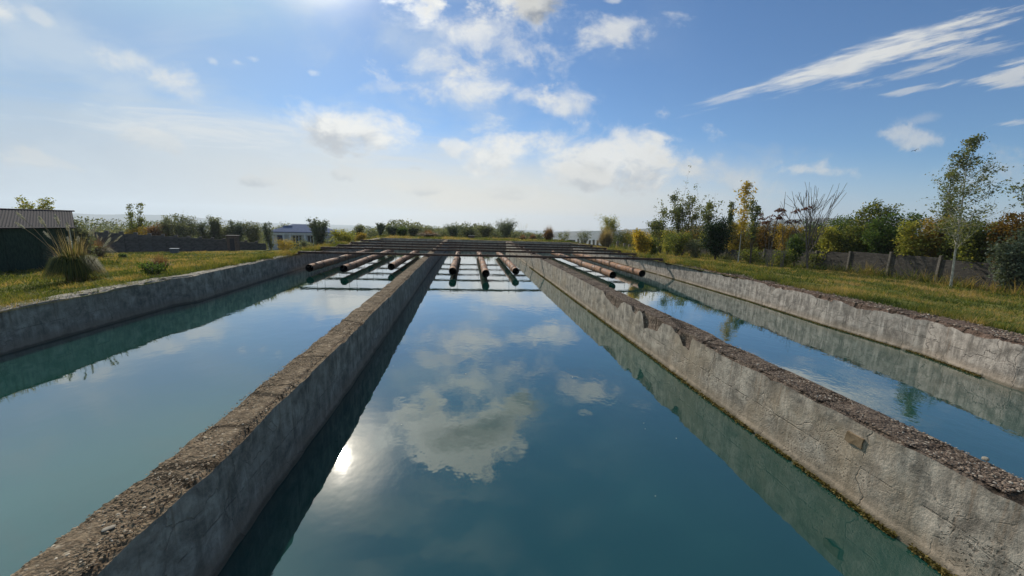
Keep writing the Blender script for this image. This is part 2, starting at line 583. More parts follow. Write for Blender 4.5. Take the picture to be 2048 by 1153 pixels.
# ------------------------------------------------------------------ terrain
XOL = -4.496 * A
XOR = 5.72 * A
YEND = 54.8
TH = .58


def terrain(x, y):
    x = np.asarray(x, float)
    y = np.asarray(y, float)
    r = np.hypot(x, y)
    phi = np.degrees(np.arctan2(x, y))
    wl = smooth(-12.5, -19, phi)
    r0 = 62 + (25 - 62) * wl
    s = .060 - .008 * wl
    d = np.clip(r - r0, 0, None)
    drop = s * np.where(d < 8, d * d / 16, d - 4)
    drop = drop * smooth(16, 9, phi) + .060 * np.clip(r - 135, 0, None) * smooth(9, 16, phi) + (.057 * np.clip(x - 16, 0, 30) + .028 * np.clip(y - 30, 0, 95)) * smooth(14.5, 22, x) * smooth(-10, 6, y)
    drop = drop + .085 * np.clip(-x - 12.4, 0, 10) * smooth(-8, 8, y) * smooth(-9, -15, phi)
    h = -.05 - drop
    h = np.maximum(h, -150 + 0 * h)
    h = h + fbm(x * .22, y * .22, 0, 5, 3) * .16 * smooth(12, 16, np.abs(x - 1.5)) + fbm(x * .02, y * .02, 0, 9, 3) * 2.0 * smooth(120, 500, r) + fbm(x * .9, y * .9, 0, 15, 2) * .05
    near = np.minimum(np.abs(x - (XOL - TH)), np.abs(x - (XOR + TH)))
    edge = smooth(1.4, .2, near) * ((y < 40) & (y > -3))
    return h * (1 - edge) + edge * (-.07)


def ground_at(px, r):
    """point on the terrain in the direction of picture column px at horizontal distance r"""
    for py in (470,):
        d = ray(px, py)
    k = r / math.hypot(d[0], d[1])
    x, y = d[0] * k, d[1] * k
    return (x, y, float(terrain(x, y)))


def ground_hit(px, py):
    """where the sight line through a pixel meets the terrain"""
    d = ray(px, py)
    t0 = 5.0
    for t in np.arange(5, 160, .1):
        z = A + d[2] * t
        if z < terrain(d[0] * t, d[1] * t):
            return (d[0] * t, d[1] * t, float(terrain(d[0] * t, d[1] * t)))
    return ground_at(px, 150)


def height_for(base, px, py):
    """height above base of the sight line through the pixel, at the base's distance"""
    d = ray(px, py)
    k = math.hypot(base[0], base[1]) / math.hypot(d[0], d[1])
    return A + d[2] * k - base[2]


def build_ground():
    def geo(a, b, n):
        return list(np.geomspace(a, b, n))
    inx = list(np.arange(-70, XOL - TH + .1, .45)) + [XOL - TH + .25] + [-6, 0, 6] + [XOR + TH - .25] + list(np.arange(XOR + TH, 62, .45))
    xs = sorted([-q for q in geo(71, 9000, 42)] + inx + geo(62.5, 9000, 42))
    ys = sorted([-600, -200, -60, -20, -6] + list(np.arange(-3, 54.7, .5)) + [YEND + .35] + list(np.arange(55.5, 120, .6)) + geo(121, 9000, 42))
    xs, ys = np.array(xs), np.array(ys)
    X, Y = np.meshgrid(xs, ys)
    Z = terrain(X, Y)
    n = len(xs)
    v = np.stack([X.ravel(), Y.ravel(), Z.ravel()], 1)
    i, j = np.meshgrid(np.arange(len(xs) - 1), np.arange(len(ys) - 1))
    cx = (xs[i] + xs[i + 1]) / 2
    cy = (ys[j] + ys[j + 1]) / 2
    keep = ~((cx > XOL - TH + .25) & (cx < XOR + TH - .25) & (cy < YEND + .35) & (cy > -3))
    i, j = i[keep], j[keep]
    f = np.stack([j * n + i, j * n + i + 1, (j + 1) * n + i + 1, (j + 1) * n + i], 1)
    o = mesh_obj('ground', v, f, M['ground'], smooth_sh=True)
    tag(o, 'uneven green and yellow meadow round the water basins', 'ground', kind='structure')


build_ground()


def build_hills():
    def ridge(px_list, dist, name, seed, label, z0=-160, depth=900, amp=10):
        px = np.linspace(px_list[0][0], px_list[-1][0], 260)
        py = np.interp(px, [p[0] for p in px_list], [p[1] for p in px_list])
        rows = []
        for k, (dd, fr) in enumerate(((-depth, 0), (-depth * .75, .16), (-depth * .5, .42), (-depth * .25, .72), (0, 1), (depth * .5, .6), (depth, 0))):
            row = []
            for q, (a, b) in enumerate(zip(px, py)):
                d = ray(a, b)
                hz = math.hypot(d[0], d[1])
                top = A + d[2] / hz * dist
                u = (dist + dd) / hz
                x, y = d[0] * u, d[1] * u
                z = z0 + (top - z0) * fr + (float(fbm(x * .004, y * .004, 0, seed, 4)) * amp if 0 < fr else 0)
                row.append((x, y, z))
            rows.append(row)
        n = len(px)
        v = [p for r in rows for p in r]
        f = []
        for k in range(len(rows) - 1):
            for q in range(n - 1):
                f.append([k * n + q, k * n + q + 1, (k + 1) * n + q + 1, (k + 1) * n + q])
        o = mesh_obj(name, v, f, M['hill'], smooth_sh=True)
        tag(o, label, 'hills', kind='structure')
    ridge([(-700, 425), (-300, 418), (0, 424), (165, 428), (330, 430), (450, 440), (560, 449), (700, 457), (860, 466), (960, 472)], 7600, 'hills', 3, 'pale blue ridge far beyond the valley on the shed side', amp=16)
    ridge([(-500, 436), (0, 441), (200, 441), (380, 450), (560, 458), (760, 465)], 5200, 'hills', 23, 'nearer low blue ridge in front of the pale one', depth=500, amp=12)
    ridge([(1030, 474), (1100, 466), (1180, 462), (1260, 459), (1330, 455), (1430, 450), (1520, 444), (1600, 438), (1650, 437), (1720, 441), (1800, 440), (1860, 441), (1960, 446), (2150, 440), (2600, 420)], 3000, 'hills', 41, 'blue grey hill behind the trees over the slab wall', depth=700, amp=7)


build_hills()

# ------------------------------------------------------------------ basin walls
YS = np.unique(np.concatenate([np.arange(-3, 2.5, .25), np.arange(2.5, 9, .03), np.arange(9, 20, .045), np.arange(20, 34, .09), np.arange(34, YEND + .01, .25), [YEND]]))


def line_x(pts, z, ymin=-3, ymax=YEND, jitter=.5):
    """x of a wall edge along y, from surveyed points, blended with the straight line through them"""
    P = sorted([on_z(px, py, z)[:2][::-1] for (px, py) in pts])
    yy = np.array([p[0] for p in P])
    xx = np.array([p[1] for p in P])
    keep = yy < 45
    mean = np.median(xx)
    xx = mean + (xx - mean) * jitter
    return lambda y: np.interp(y, yy[keep], xx[keep])


def edge_z(pts, x):
    P = sorted([on_x(px, py, x)[1:] for (px, py) in pts])
    yy = np.array([p[0] for p in P])
    zz = np.array([p[1] for p in P])
    return lambda y: np.interp(y, yy, zz)


def wall_mesh(name, label, XL, XR, zl, zr, mats, ys=YS, foot=(.05, .05), seed=1, rough=.03, ztop=0.0, batter=(0, 0), swap=None, lip=.035, core_drop=.0):
    """cement-faced wall: two render faces as the wall mesh, rubble core and top as its coping"""
    ny = len(ys)
    xl, xr = XL(ys), XR(ys)
    ZL, ZR = zl(ys), zr(ys)
    tf = np.concatenate([np.linspace(0, .30, 6), np.linspace(.34, .90, 15), np.linspace(.93, 1, 5)])

    def face(xe, ze, sgn, ft, bat, sd):
        rows = []
        for t in tf:
            z = -1.75 + (ze + 1.75) * t
            off = np.where(z < ZW + .055, ft, 0) * (1 + .5 * vnoise(ys * 3, z * 0, 0, sd))
            n = fbm(ys * .9, z * 1.3, 0, sd, 3) * .008 + fbm(ys * 4, z * 5, 0, sd + 5, 4) * .010
            out_ = off + n + bat * (0 - z)
            rows.append((xe + sgn * out_, z))
        return rows
    L = face(xl, ZL, -1, foot[0], batter[0], seed)
    R = face(xr, ZR, 1, foot[1], batter[1], seed + 50)
    # core rows from left lip over the top to right lip
    core = [(L[-1][0] + 0.0, L[-1][1])]
    li = lip * (1 + vnoise(ys * 8, 0, 0, seed + 3))
    core.append((xl + li, ZL - .004))
    core.append((xl + li + .02 + .03 * (vnoise(ys * 6, 3, 0, seed + 8) + .5), np.minimum(ZL + (ztop - ZL) * .55, ztop - .005)))
    nt = 13
    for k in range(nt):
        t = (k + .5) / nt
        ex = .05 + .03 * vnoise(ys * 5, k, 0, seed + 9) if k in (0, nt - 1) else .02
        x = xl + ex + (xr - xl - 2 * ex) * t
        z = ztop - core_drop * (1 - abs(2 * t - 1) ** 3) + fbm(x * 2.2, ys * 2.2, 0, seed + 30, 5) * rough * 2.2 + vnoise(x * 16, ys * 16, 0, seed + 31) * rough * .6
        rnd = (.045 * max(0, 1 - min(t, 1 - t) * nt / 1.6))
        core.append((x, z - rnd))
    core.append((xr - li - .02 - .03 * (vnoise(ys * 6, 9, 0, seed + 18) + .5), np.minimum(ZR + (ztop - ZR) * .55, ztop - .005)))
    core.append((xr - li, ZR - .004))
    core.append((R[-1][0] + 0.0, R[-1][1]))

    def grid(rows):
        v = np.stack([np.stack([r[0] + 0 * ys, ys, r[1] + 0 * ys], 1) for r in rows])
        nr = len(rows)
        if swap is not None:
            v = swap(v)
        q, i = np.meshgrid(np.arange(ny - 1), np.arange(nr - 1))
        q, i = q.ravel(), i.ravel()
        f = np.stack([i * ny + q, i * ny + q + 1, (i + 1) * ny + q + 1, (i + 1) * ny + q], 1)
        return v.reshape(-1, 3), f
    v1, f1 = grid(L)
    v2, f2 = grid(R[::-1])
    v = np.concatenate([v1, v2])
    f = np.concatenate([f1, f2 + len(v1)])
    fm = np.concatenate([np.zeros(len(f1)), np.ones(len(f2))])
    o = mesh_obj(name, v, f, [mats[0], mats[2]], fmat=fm, smooth_sh=True)
    tag(o, label, 'wall')
    v3, f3 = grid(core)
    mesh_obj('coping', v3, f3, mats[1], parent=o, smooth_sh=False)
    return o


def ragged(depth, amp, seed, sc=2.0):
    def fn(y):
        n = fbm(np.asarray(y) * sc, 0 * np.asarray(y), 0, seed, 4)
        n2 = vnoise(np.asarray(y) * .6, 0 * np.asarray(y), 0, seed + 7)
        return -depth - np.clip(n * amp * 1.6 + np.clip(n2 - .12, 0, 1) * amp * 2, 0, 1)
    return fn


# left inner wall
LR = [(174.4, 1153), (270.7, 1066), (400, 958), (499, 860), (611, 753), (691, 680), (780, 591), (858, 513)]
LL = [(10, 1153), (166, 1035), (255, 975), (400, 864), (535, 753), (600, 706), (704, 622), (845, 513)]
RTp = [(1090, 522), (1208, 583), (1388, 678), (1539, 753), (1700, 832), (1794, 885), (1885, 922), (2017, 996)]
RBp = [(1213, 570), (1300, 613), (1400, 656), (1545, 727), (1700, 798), (1828, 853), (2048, 957)]
xLL, xLR = line_x(LL, 0, jitter=.85), line_x(LR, 0, jitter=.85)
w_in_l = wall_mesh('basin_wall', 'dark shaded divider wall with crumbling brown top on the shed side', lambda y: xLL(y) + .02 * vnoise(y * 1.4, 0, 0, 3) + .03 * np.clip(vnoise(y * .9, 5, 0, 33) - .2, 0, 1), lambda y: xLR(y) + .02 * fbm(y * 1.7, 0, 0, 4),
                   ragged(.02, .06, 11), ragged(.015, .05, 12, 1.6), (M['plaster_sun'], M['top_left'], M['plaster_shade']), seed=101, rough=.016, foot=(.03, .03), lip=.02)

edge_r = [(1042, 500), (1090, 522), (1150, 552), (1208, 583), (1212, 590), (1225, 603), (1238, 612), (1243, 606), (1250, 604), (1264, 611), (1268, 621), (1274, 625), (1283, 620), (1288, 628), (1291, 648), (1297, 648), (1318, 656), (1325, 648), (1330, 646), (1345, 652), (1356, 664), (1362, 668), (1370, 684), (1377, 688), (1383, 694), (1386, 680), (1389, 677), (1400, 683), (1450, 711), (1490, 731), (1500, 735), (1525, 746), (1539, 754), (1545, 760), (1560, 764), (1600, 784), (1640, 806), (1655, 812), (1700, 835), (1745, 858), (1790, 882), (1800, 885), (1830, 897), (1870, 916), (1885, 925), (1920, 945), (1960, 965), (1990, 983), (2010, 993), (2040, 1005), (2100, 1040)]
xRT, xRB = line_x(RTp, 0, jitter=.25), line_x(RBp, 0, jitter=.7)
ezr = edge_z(edge_r, 2.119 * A)
wall_mesh('basin_wall', 'sunlit divider wall with broken render and gravelly brown top', lambda y: xRT(y) + .01 * vnoise(y * 2, 0, 0, 6), lambda y: xRB(y) + .02 * fbm(y * 1.3, 0, 0, 7),
          lambda y: np.clip(np.where(ezr(y) < -.04, ezr(y) * 1.45 + .018, ezr(y)), -.5, -.005) - .012 * (vnoise(y * 9, 0, 0, 61) + .5) - .01 * (vnoise(y * 25, 0, 0, 62) + .5), ragged(.01, .03, 13), (M['plaster_sun'], M['top_right'], M['plaster_shade']), seed=201, rough=.022, foot=(.07, .03), lip=.045, core_drop=.02)

# outer walls
OLp = [(0, 619), (340, 556), (400, 551), (593, 507)]
xOL = line_x(OLp, 0, jitter=.6)
wall_mesh('basin_wall', 'outer basin wall with pale coping along the meadow by the shed', lambda y: xOL(y) - TH, lambda y: xOL(y), ragged(.01, .01, 14), ragged(.02, .06, 15, 1.1),
          (M['plaster_shade'], M['top_outer'], M['plaster_shade']), seed=301, rough=.012, foot=(0, .04), batter=(0, .02), lip=.02)
ORp = [(1320, 521), (1500, 559), (1656, 595), (1859, 639), (2048, 688)]
xOR = line_x(ORp, 0, jitter=1.0)
wall_mesh('basin_wall', 'outer basin wall with streaky grey render below the slab fence', lambda y: xOR(y), lambda y: xOR(y) + TH + .35, ragged(.05, .16, 16, 1.5), ragged(.01, .01, 17),
          (M['plaster_right'], M['red_core'], M['plaster_shade']), seed=401, rough=.022, foot=(.07, 0), lip=.05)

# far end wall, laid along x
XS = np.arange(-12.6, 16.4, .25)


def swp(v):
    w = v.copy()
    w[..., 0] = v[..., 1]
    w[..., 1] = v[..., 0]
    return w


wall_mesh('basin_wall', 'far end wall closing the three basins', lambda y: YEND + 0 * y, lambda y: YEND + .6 + 0 * y, ragged(.02, .05, 18), ragged(.02, .02, 19),
          (M['plaster_shade'], M['top_left'], M['plaster_shade']), ys=XS, seed=501, rough=.012, swap=swp)
# near end wall behind the photographer
wall_mesh('basin_wall', 'near end wall under the viewpoint', lambda y: -2.6 + 0 * y, lambda y: -2.0 + 0 * y, ragged(.02, .05, 28), ragged(.02, .02, 29),
          (M['plaster_shade'], M['top_left'], M['plaster_shade']), ys=np.arange(-12.6, 16.4, .25), seed=601, rough=.012, swap=swp)

# square mortar patch in the sunlit divider wall
pc = on_x(1713, 880, 2.119 * A)
mb = MB()
rr = random.Random(4)
n = 9
ring = []
for (cy, cz) in ((-1, -1), (-.2, -.85), (.5, -1.1), (1.05, -.9), (1, .1), (.9, 1.05), (0, 1.0), (-1.05, 1.1), (-.95, .1)):
    ring.append((cy * .115, cz * .075))
vs = [(-.006, a, b) for a, b in ring] + [(.06, a, b) for a, b in ring]
fs = [list(range(n))[::-1]] + [[i, (i + 1) % n, (i + 1) % n + n, i + n] for i in range(n)]
mb.add(vs, fs)
o = mb.build('mortar_patch', M['patch'])
xface = float(xRT(np.array([pc[1]]))[0])
o.location = (xface - .018, pc[1], pc[2])
tag(o, 'small square brown mortar patch set in the sunlit divider wall', 'wall patch')

# ------------------------------------------------------------------ water
for nm, x0, x1, lab in (('water', XOL - .35, -1.15 * A, 'still teal water of the basin on the shed side'),
                        ('water', -1.13 * A, 2.22 * A, 'still dark teal water mirroring clouds in the middle basin'),
                        ('water', 2.24 * A, XOR + .35, 'still blue water of the basin beside the slab fence')):
    xs = np.linspace(x0, x1, 12)
    ys = np.linspace(-2.3, YEND + .3, 60)
    X, Y = np.meshgrid(xs, ys)
    v = np.stack([X.ravel(), Y.ravel(), np.full(X.size, ZW)], 1)
    i, j = np.meshgrid(np.arange(11), np.arange(59))
    f = np.stack([j * 12 + i, j * 12 + i + 1, (j + 1) * 12 + i + 1, (j + 1) * 12 + i], -1).reshape(-1, 4)
    tag(mesh_obj(nm, v, f, M['water']), lab, 'water', kind='structure')


def leaf_quads(C, size, rng, tone, flat=0.0, aspect=.6):
    """diamond leaves round the centres C"""
    n = len(C)
    a = rng.normal(size=(n, 3))
    a[:, 2] *= (1 - flat)
    a /= np.linalg.norm(a, axis=1)[:, None] + 1e-9
    b = rng.normal(size=(n, 3))
    b -= a * (a * b).sum(1)[:, None]
    b /= np.linalg.norm(b, axis=1)[:, None] + 1e-9
    s = (size * rng.uniform(.6, 1.35, n))[:, None]
    v = np.empty((n, 4, 3))
    v[:, 0] = C - a * s * .5
    v[:, 1] = C + b * s * aspect * .5
    v[:, 2] = C + a * s * .5
    v[:, 3] = C - b * s * aspect * .5
    f = np.arange(n * 4).reshape(n, 4)
    return v.reshape(-1, 3), f, np.repeat(np.clip(tone, 0, 1), 4)


# golden algae fringe at the waterline of the sunlit faces
def algae(xf, y0, y1, n, label, seed):
    rng = np.random.default_rng(seed)
    y = y0 + (y1 - y0) * rng.random(n) ** 1.3
    dens = fbm(y * 1.2, 0 * y, 0, seed, 3)
    keep = dens > -.55
    y = y[keep]
    x = xf(y) - .075 - np.abs(rng.normal(0, .028, len(y)))
    z = ZW + .004 + np.abs(rng.normal(0, .022, len(y)))
    v, f, t = leaf_quads(np.stack([x, y, z], 1), .036, rng, rng.random(len(y)) * .9 + .1 * fbm(y, y), .6)
    v[:, 2] = np.maximum(v[:, 2], ZW + .002)
    tag(mesh_obj('algae', v, f, LEAF['algae'], tone=t), label, 'algae', kind='stuff')


algae(lambda y: xRT(y), 2.6, 32, 22000, 'golden algae fringe at the waterline of the sunlit divider', 71)
algae(lambda y: xOR(y), 8, 40, 16000, 'golden algae fringe at the waterline below the slab fence', 72)

def floating(n, seed):
    rng = np.random.default_rng(seed)
    y = 2.6 + 30 * rng.random(n) ** 1.7
    t = np.where(rng.random(n) < .6, rng.random(n) ** 2.5, rng.random(n))
    x = xRT(y) - .12 - t * 7.4
    k = rng.random(n) < .25
    x = np.where(k, xOR(y) - .15 - rng.random(n) ** 2 * 7, x)
    C = np.stack([x, y, np.full(n, ZW + .006)], 1)
    v, f, tt = leaf_quads(C, .034, rng, rng.random(n) * .6, .97, .7)
    v[:, 2] = ZW + .004 + (v[:, 2] - ZW - .004) * .15 + .002
    tag(mesh_obj('floating_leaves', v, f, LEAF['plume'], tone=tt), 'tiny pale leaves and flecks drifting on the water', 'leaf litter', kind='stuff')


floating(36, 91)

# ------------------------------------------------------------------ beams
BY = [10.689 * A, 12.513 * A, 13.885 * A, 15.43 * A, 17.22 * A]
BPX = [((593, 504), (1315, 517)), ((638, 495), (1265, 507)), ((672, 490), (1230, 501)), ((700, 485), (1203, 496)), ((720, 480.5), (1179, 491))]
BLAB = ['rusty steel beam nearest the camera, spanning all three basins', 'second rusty steel beam, just behind the nearest one', 'third rusty steel beam, middle one of the five',
        'fourth rusty steel beam, last but one before the far wall', 'fifth rusty steel beam, closest to the far end wall']
BZ0, BH, BW = .055, .16, .12
WALLX = [XOL - .3, -1.138 * A, 2.235 * A, XOR + .35]
PIPES = []


def build_beam(i):
    y = BY[i]
    xl = on_z(*BPX[i][0], .18)[0]
    xr = on_z(*BPX[i][1], .18)[0]
    xl = min(xl, XOL - .25)
    xr = max(xr, XOR + .55)
    t = thing('steel_beam', BLAB[i], 'beam', (0, y, 0), 0, 'steel beams laid across the basins')
    z0, z1, w = BZ0, BZ0 + BH, BW / 2
    f_, wb = .014, .006
    prof = [(-w, z0), (w, z0), (w, z0 + f_), (wb, z0 + f_), (wb, z1 - f_), (w, z1 - f_), (w, z1), (-w, z1), (-w, z1 - f_), (-wb, z1 - f_), (-wb, z0 + f_), (-w, z0 + f_)]
    # slight sag and kink along the length
    n = 30
    vs, fs = [], []
    rr = random.Random(i)
    for k in range(n + 1):
        x = xl + (xr - xl) * k / n
        sag = .02 * math.sin(x * .8 + i) * .5
        for (a, b) in prof:
            vs.append((x, a + .01 * math.sin(x * .5 + i), b + sag))
    m = len(prof)
    for k in range(n):
        for q in range(m):
            q2 = (q + 1) % m
            fs.append([k * m + q, k * m + q2, (k + 1) * m + q2, (k + 1) * m + q])
    fs.append(list(range(m)))
    fs.append([n * m + q for q in range(m)][::-1])
    mesh_obj('i_section', vs, fs, M['beam'], t)
    for x in WALLX:
        MB().box(x - .14, x + .14, -.11, .11, -.03, z0 - .004, .01).build('bearing_block', M['beam'], t)
    for p in PIPES:
        if p[1] < y < p[2]:
            for s in (-.26, .26):
                MB().box(p[0] + s - .03, p[0] + s + .03, -.045, .045, z1 + .012, z1 + .07, .008).build('hanger_clip', M['beam'], t)
    return t


# ------------------------------------------------------------------ pipes
PZ = A - 1.29 * A
PR = .255
PPX = [((618.7, 536.8), 42.6), ((687, 538.3), 42.0), ((782, 534), 41.5), ((905, 543), 42.8), ((972, 548), 42.5), ((1032, 543), 42.0), ((1226, 550.5), 43.5), ((1284, 548), 43.0)]
PLAB = ['rusty pipe closest to the outer wall on the shed side', 'rusty pipe in the middle of the three on the shed side', 'shorter rusty pipe beside the dark divider wall on the shed side',
        'rusty pipe in the middle basin closest to the dark divider', 'central rusty pipe of the three in the middle basin', 'rusty pipe in the middle basin closest to the sunlit divider',
        'rusty pipe beside the sunlit divider in the basin under the slab fence', 'rusty pipe nearest the outer wall under the slab fence']
for (p, y1) in PPX:
    q = on_z(*p, PZ)
    PIPES.append((q[0], q[1], y1))


def build_pipe(i):
    x, y0, y1 = PIPES[i]
    t = thing('rusty_pipe', PLAB[i], 'pipe', (x, y0, PZ), 0, 'rusty pipes hanging under the beams')
    k = 28
    rr = np.random.default_rng(50 + i)
    ys = np.linspace(0, y1 - y0, 40)
    vs, fs, fm = [], [], []
    for y in ys:
        for j in range(k):
            a = 2 * math.pi * j / k
            vs.append((PR * math.cos(a) + .012 * math.sin(y * .6 + i), y, PR * math.sin(a) + .01 * math.sin(y * .9 + i * 2)))
    n = len(ys)
    for q in range(n - 1):
        for j in range(k):
            j2 = (j + 1) % k
            fs.append([q * k + j2, q * k + j, (q + 1) * k + j, (q + 1) * k + j2])
    mesh_obj('pipe_shell', vs, fs, M['pipe'], t, smooth_sh=True)
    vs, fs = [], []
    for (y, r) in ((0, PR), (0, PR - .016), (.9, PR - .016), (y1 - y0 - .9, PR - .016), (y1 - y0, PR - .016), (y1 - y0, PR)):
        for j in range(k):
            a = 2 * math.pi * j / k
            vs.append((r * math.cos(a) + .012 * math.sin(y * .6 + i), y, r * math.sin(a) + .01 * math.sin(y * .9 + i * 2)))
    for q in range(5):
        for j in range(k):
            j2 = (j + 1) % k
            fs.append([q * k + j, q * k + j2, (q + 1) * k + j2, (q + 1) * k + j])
    # added near-black disc some way inside, blocks light so the bore stays dark
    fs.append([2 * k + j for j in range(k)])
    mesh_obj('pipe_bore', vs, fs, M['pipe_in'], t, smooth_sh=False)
    y = 1.3 + rr.random() * .8
    while y < y1 - y0 - .5:
        vs, fs = [], []
        for (dy, r) in ((-.035, PR + .002), (-.022, PR + .012), (.022, PR + .012), (.035, PR + .002)):
            for j in range(k):
                a = 2 * math.pi * j / k
                vs.append((r * math.cos(a) + .012 * math.sin(y * .6 + i), y + dy, r * math.sin(a) + .01 * math.sin(y * .9 + i * 2)))
        for q in range(3):
            for j in range(k):
                j2 = (j + 1) % k
                fs.append([q * k + j2, q * k + j, (q + 1) * k + j, (q + 1) * k + j2])
        mesh_obj('weld_band', vs, fs, M['beam'], t, smooth_sh=True)
        y += 2.1 + rr.random() * 1.3
    for b in BY:
        if y0 < b < y1:
            mb = MB()
            pts = [(-.26, b - y0, BZ0 + BH + .05 - PZ)]
            for q in range(0, 13):
                a = math.pi + math.pi * q / 12
                pts.append(((PR + .012) * math.cos(a), b - y0, (PR + .012) * math.sin(a)))
            pts.append((.26, b - y0, BZ0 + BH + .05 - PZ))
            mb.tube(pts, .011, 5)
            mb.build('hanger_wire', M['wire'], t)
    return t


for i in range(len(PIPES)):
    build_pipe(i)
for i in range(5):
    build_beam(i)

# ------------------------------------------------------------------ vegetation
def grow(rng, h, stems, spread, start, up, nb, crown_r, lean=0.0, r0=.05, sub=3, profile='oval', jitter=.1):
    """stems and branches as (points, r_start, r_end); twigs as an array of (x,y,z,clump)"""
    lines, twigs = [], []
    clump = 0
    for s in range(stems):
        az = rng.uniform(0, 2 * math.pi)
        out = spread * (rng.uniform(.3, 1) if stems > 1 else 0)
        hh = h * (rng.uniform(.68, 1.0) if s else 1.0)
        n = 8
        pts = []
        wob = rng.normal(0, jitter * .25, (n + 1, 2)).cumsum(0) * h * .06
        for k in range(n + 1):
            t = k / n
            pts.append(np.array((math.cos(az) * out * t ** .9 + lean * t * h + wob[k, 0], math.sin(az) * out * t ** .9 + wob[k, 1], hh * t)))
        lines.append((pts, r0 * (1 if s == 0 else .7), r0 * .12))
        for b in range(nb):
            t = start + (1 - start) * ((b + rng.random()) / nb)
            i = min(int(t * n), n - 1)
            p = pts[i] + (pts[i + 1] - pts[i]) * (t * n - i)
            u = (t - start) / (1 - start + 1e-6)
            if profile == 'oval':
                pr = math.sin(math.pi * min(1, .12 + .83 * u)) ** .7
            elif profile == 'cone':
                pr = (1 - u) ** .8 + .12
            elif profile == 'column':
                pr = .55 + .45 * math.sin(math.pi * u)
                pr *= (1 if u < .8 else (1.15 - u) / .35)
            else:
                pr = .35 + .65 * u
            ln = crown_r * pr * rng.uniform(.65, 1.2)
            if profile == 'vase':
                ln = hh * (1.04 - t) * rng.uniform(.75, 1.06)
            a2 = rng.uniform(0, 2 * math.pi)
            el = up + rng.normal(0, .18)
            d = np.array((math.cos(a2) * math.cos(el), math.sin(a2) * math.cos(el), math.sin(el)))
            bp = [p]
            m = 5
            for k in range(m):
                d2 = d + np.array((0, 0, .12 * k)) + rng.normal(0, jitter, 3)
                d2 /= np.linalg.norm(d2)
                bp.append(bp[-1] + d2 * ln / m)
            lines.append((bp, r0 * .35 * (1 - .6 * t), .004))
            clump += 1
            for k in range(1, m + 1):
                for e in range(2):
                    q = bp[k - 1] + (bp[k] - bp[k - 1]) * rng.random()
                    twigs.append((*q, clump))
            for c in range(sub):
                k = rng.integers(1, m + 1)
                p2 = bp[k]
                a3 = a2 + rng.normal(0, .9)
                e3 = min(1.45, el + rng.normal(.08, .15 if profile == 'vase' else .45))
                d3 = np.array((math.cos(a3) * math.cos(e3), math.sin(a3) * math.cos(e3), math.sin(e3)))
                l3 = ln * rng.uniform(.25, .55)
                q = [p2, p2 + d3 * l3 * .5, p2 + d3 * l3 + np.array((0, 0, .08 * l3))]
                lines.append((q, max(.006, r0 * .12), .003))
                clump += 1
                for e in range(6):
                    w = rng.random() ** .7
                    twigs.append((*(p2 + d3 * l3 * w), clump))
        for e in range(8):
            w = rng.uniform(.86, 1.0)
            twigs.append((*(pts[-1] * w + pts[-2] * (1 - w)), clump + 1))
    return lines, np.array(twigs)


def tubes_mesh(lines, k=5):
    mb = MB()
    for pts, a, b in lines:
        n = len(pts)
        mb.tube(pts, [a + (b - a) * i / (n - 1) for i in range(n)], k, cap=False)
    return mb


def tree(name, label, cat, base, h, w, leaf, bark='bark', n=3000, ls=.12, stems=1, start=.3, up=.7, nb=26, sub=3, spread=None, sig=.10, seed=1,
         profile='oval', lean=0.0, r0=None, group=None, tone_w=.55, jitter=.12, rmin=0.0):
    rng = np.random.default_rng(seed)
    spread = (w * .3 if spread is None else spread)
    cr = max(.15, w * .5 - spread * .55) * 1.05
    lines, tw = grow(rng, h, stems, spread, start, up, nb, cr, lean, r0 or max(.02, h * .012), sub, profile, jitter)
    t = thing(name, label, cat, base, 0, group)
    if rmin:
        lines = [(p_, max(a_, rmin * 1.4), max(b_, rmin)) for (p_, a_, b_) in lines]
    tubes_mesh(lines, 5).build('trunk', M[bark], t)
    if n:
        idx = rng.integers(0, len(tw), n)
        C = tw[idx, :3] + rng.normal(0, sig, (n, 3)) * np.array((1, 1, .8))
        C[:, 2] = np.maximum(C[:, 2], .03)
        cl = _hash(tw[idx, 3].astype(np.int64), np.int64(seed), np.int64(3), 9)
        tone = tone_w * cl + (1 - tone_w) * rng.random(n)
        v, f, tt = leaf_quads(C, ls, rng, tone)
        mesh_obj('crown', v, f, LEAF[leaf], t, tone=tt)
    return t


def px_tree(name, label, cat, px, r, top, wpx, leaf, basepy=None, **kw):
    """a tree standing r metres away below picture column px (or where the sight line basepy meets the ground), as tall as the sight line `top`"""
    base = ground_hit(px, basepy) if basepy else ground_at(px, r)
    h = height_for(base, px, top)
    dist = math.hypot(base[0], base[1])
    d = ray(px, 470)
    depth = dist / math.hypot(d[0], d[1]) * 1.0
    w = wpx / F * depth
    kw.setdefault('seed', int(px * 7 + top))
    if px > 1300 and 'lean' not in kw:
        kw['lean'] = -(px - 1024) / F * .06
    if basepy:
        k = max(1.0, dist / 33)
        for q, dv in (('ls', .12), ('sig', .10), ('spread', None)):
            if q in kw or dv:
                kw[q] = kw.get(q, dv) * k
    return tree(name, label, cat, (base[0], base[1], base[2] - .03), max(.4, h), w, leaf, **kw)


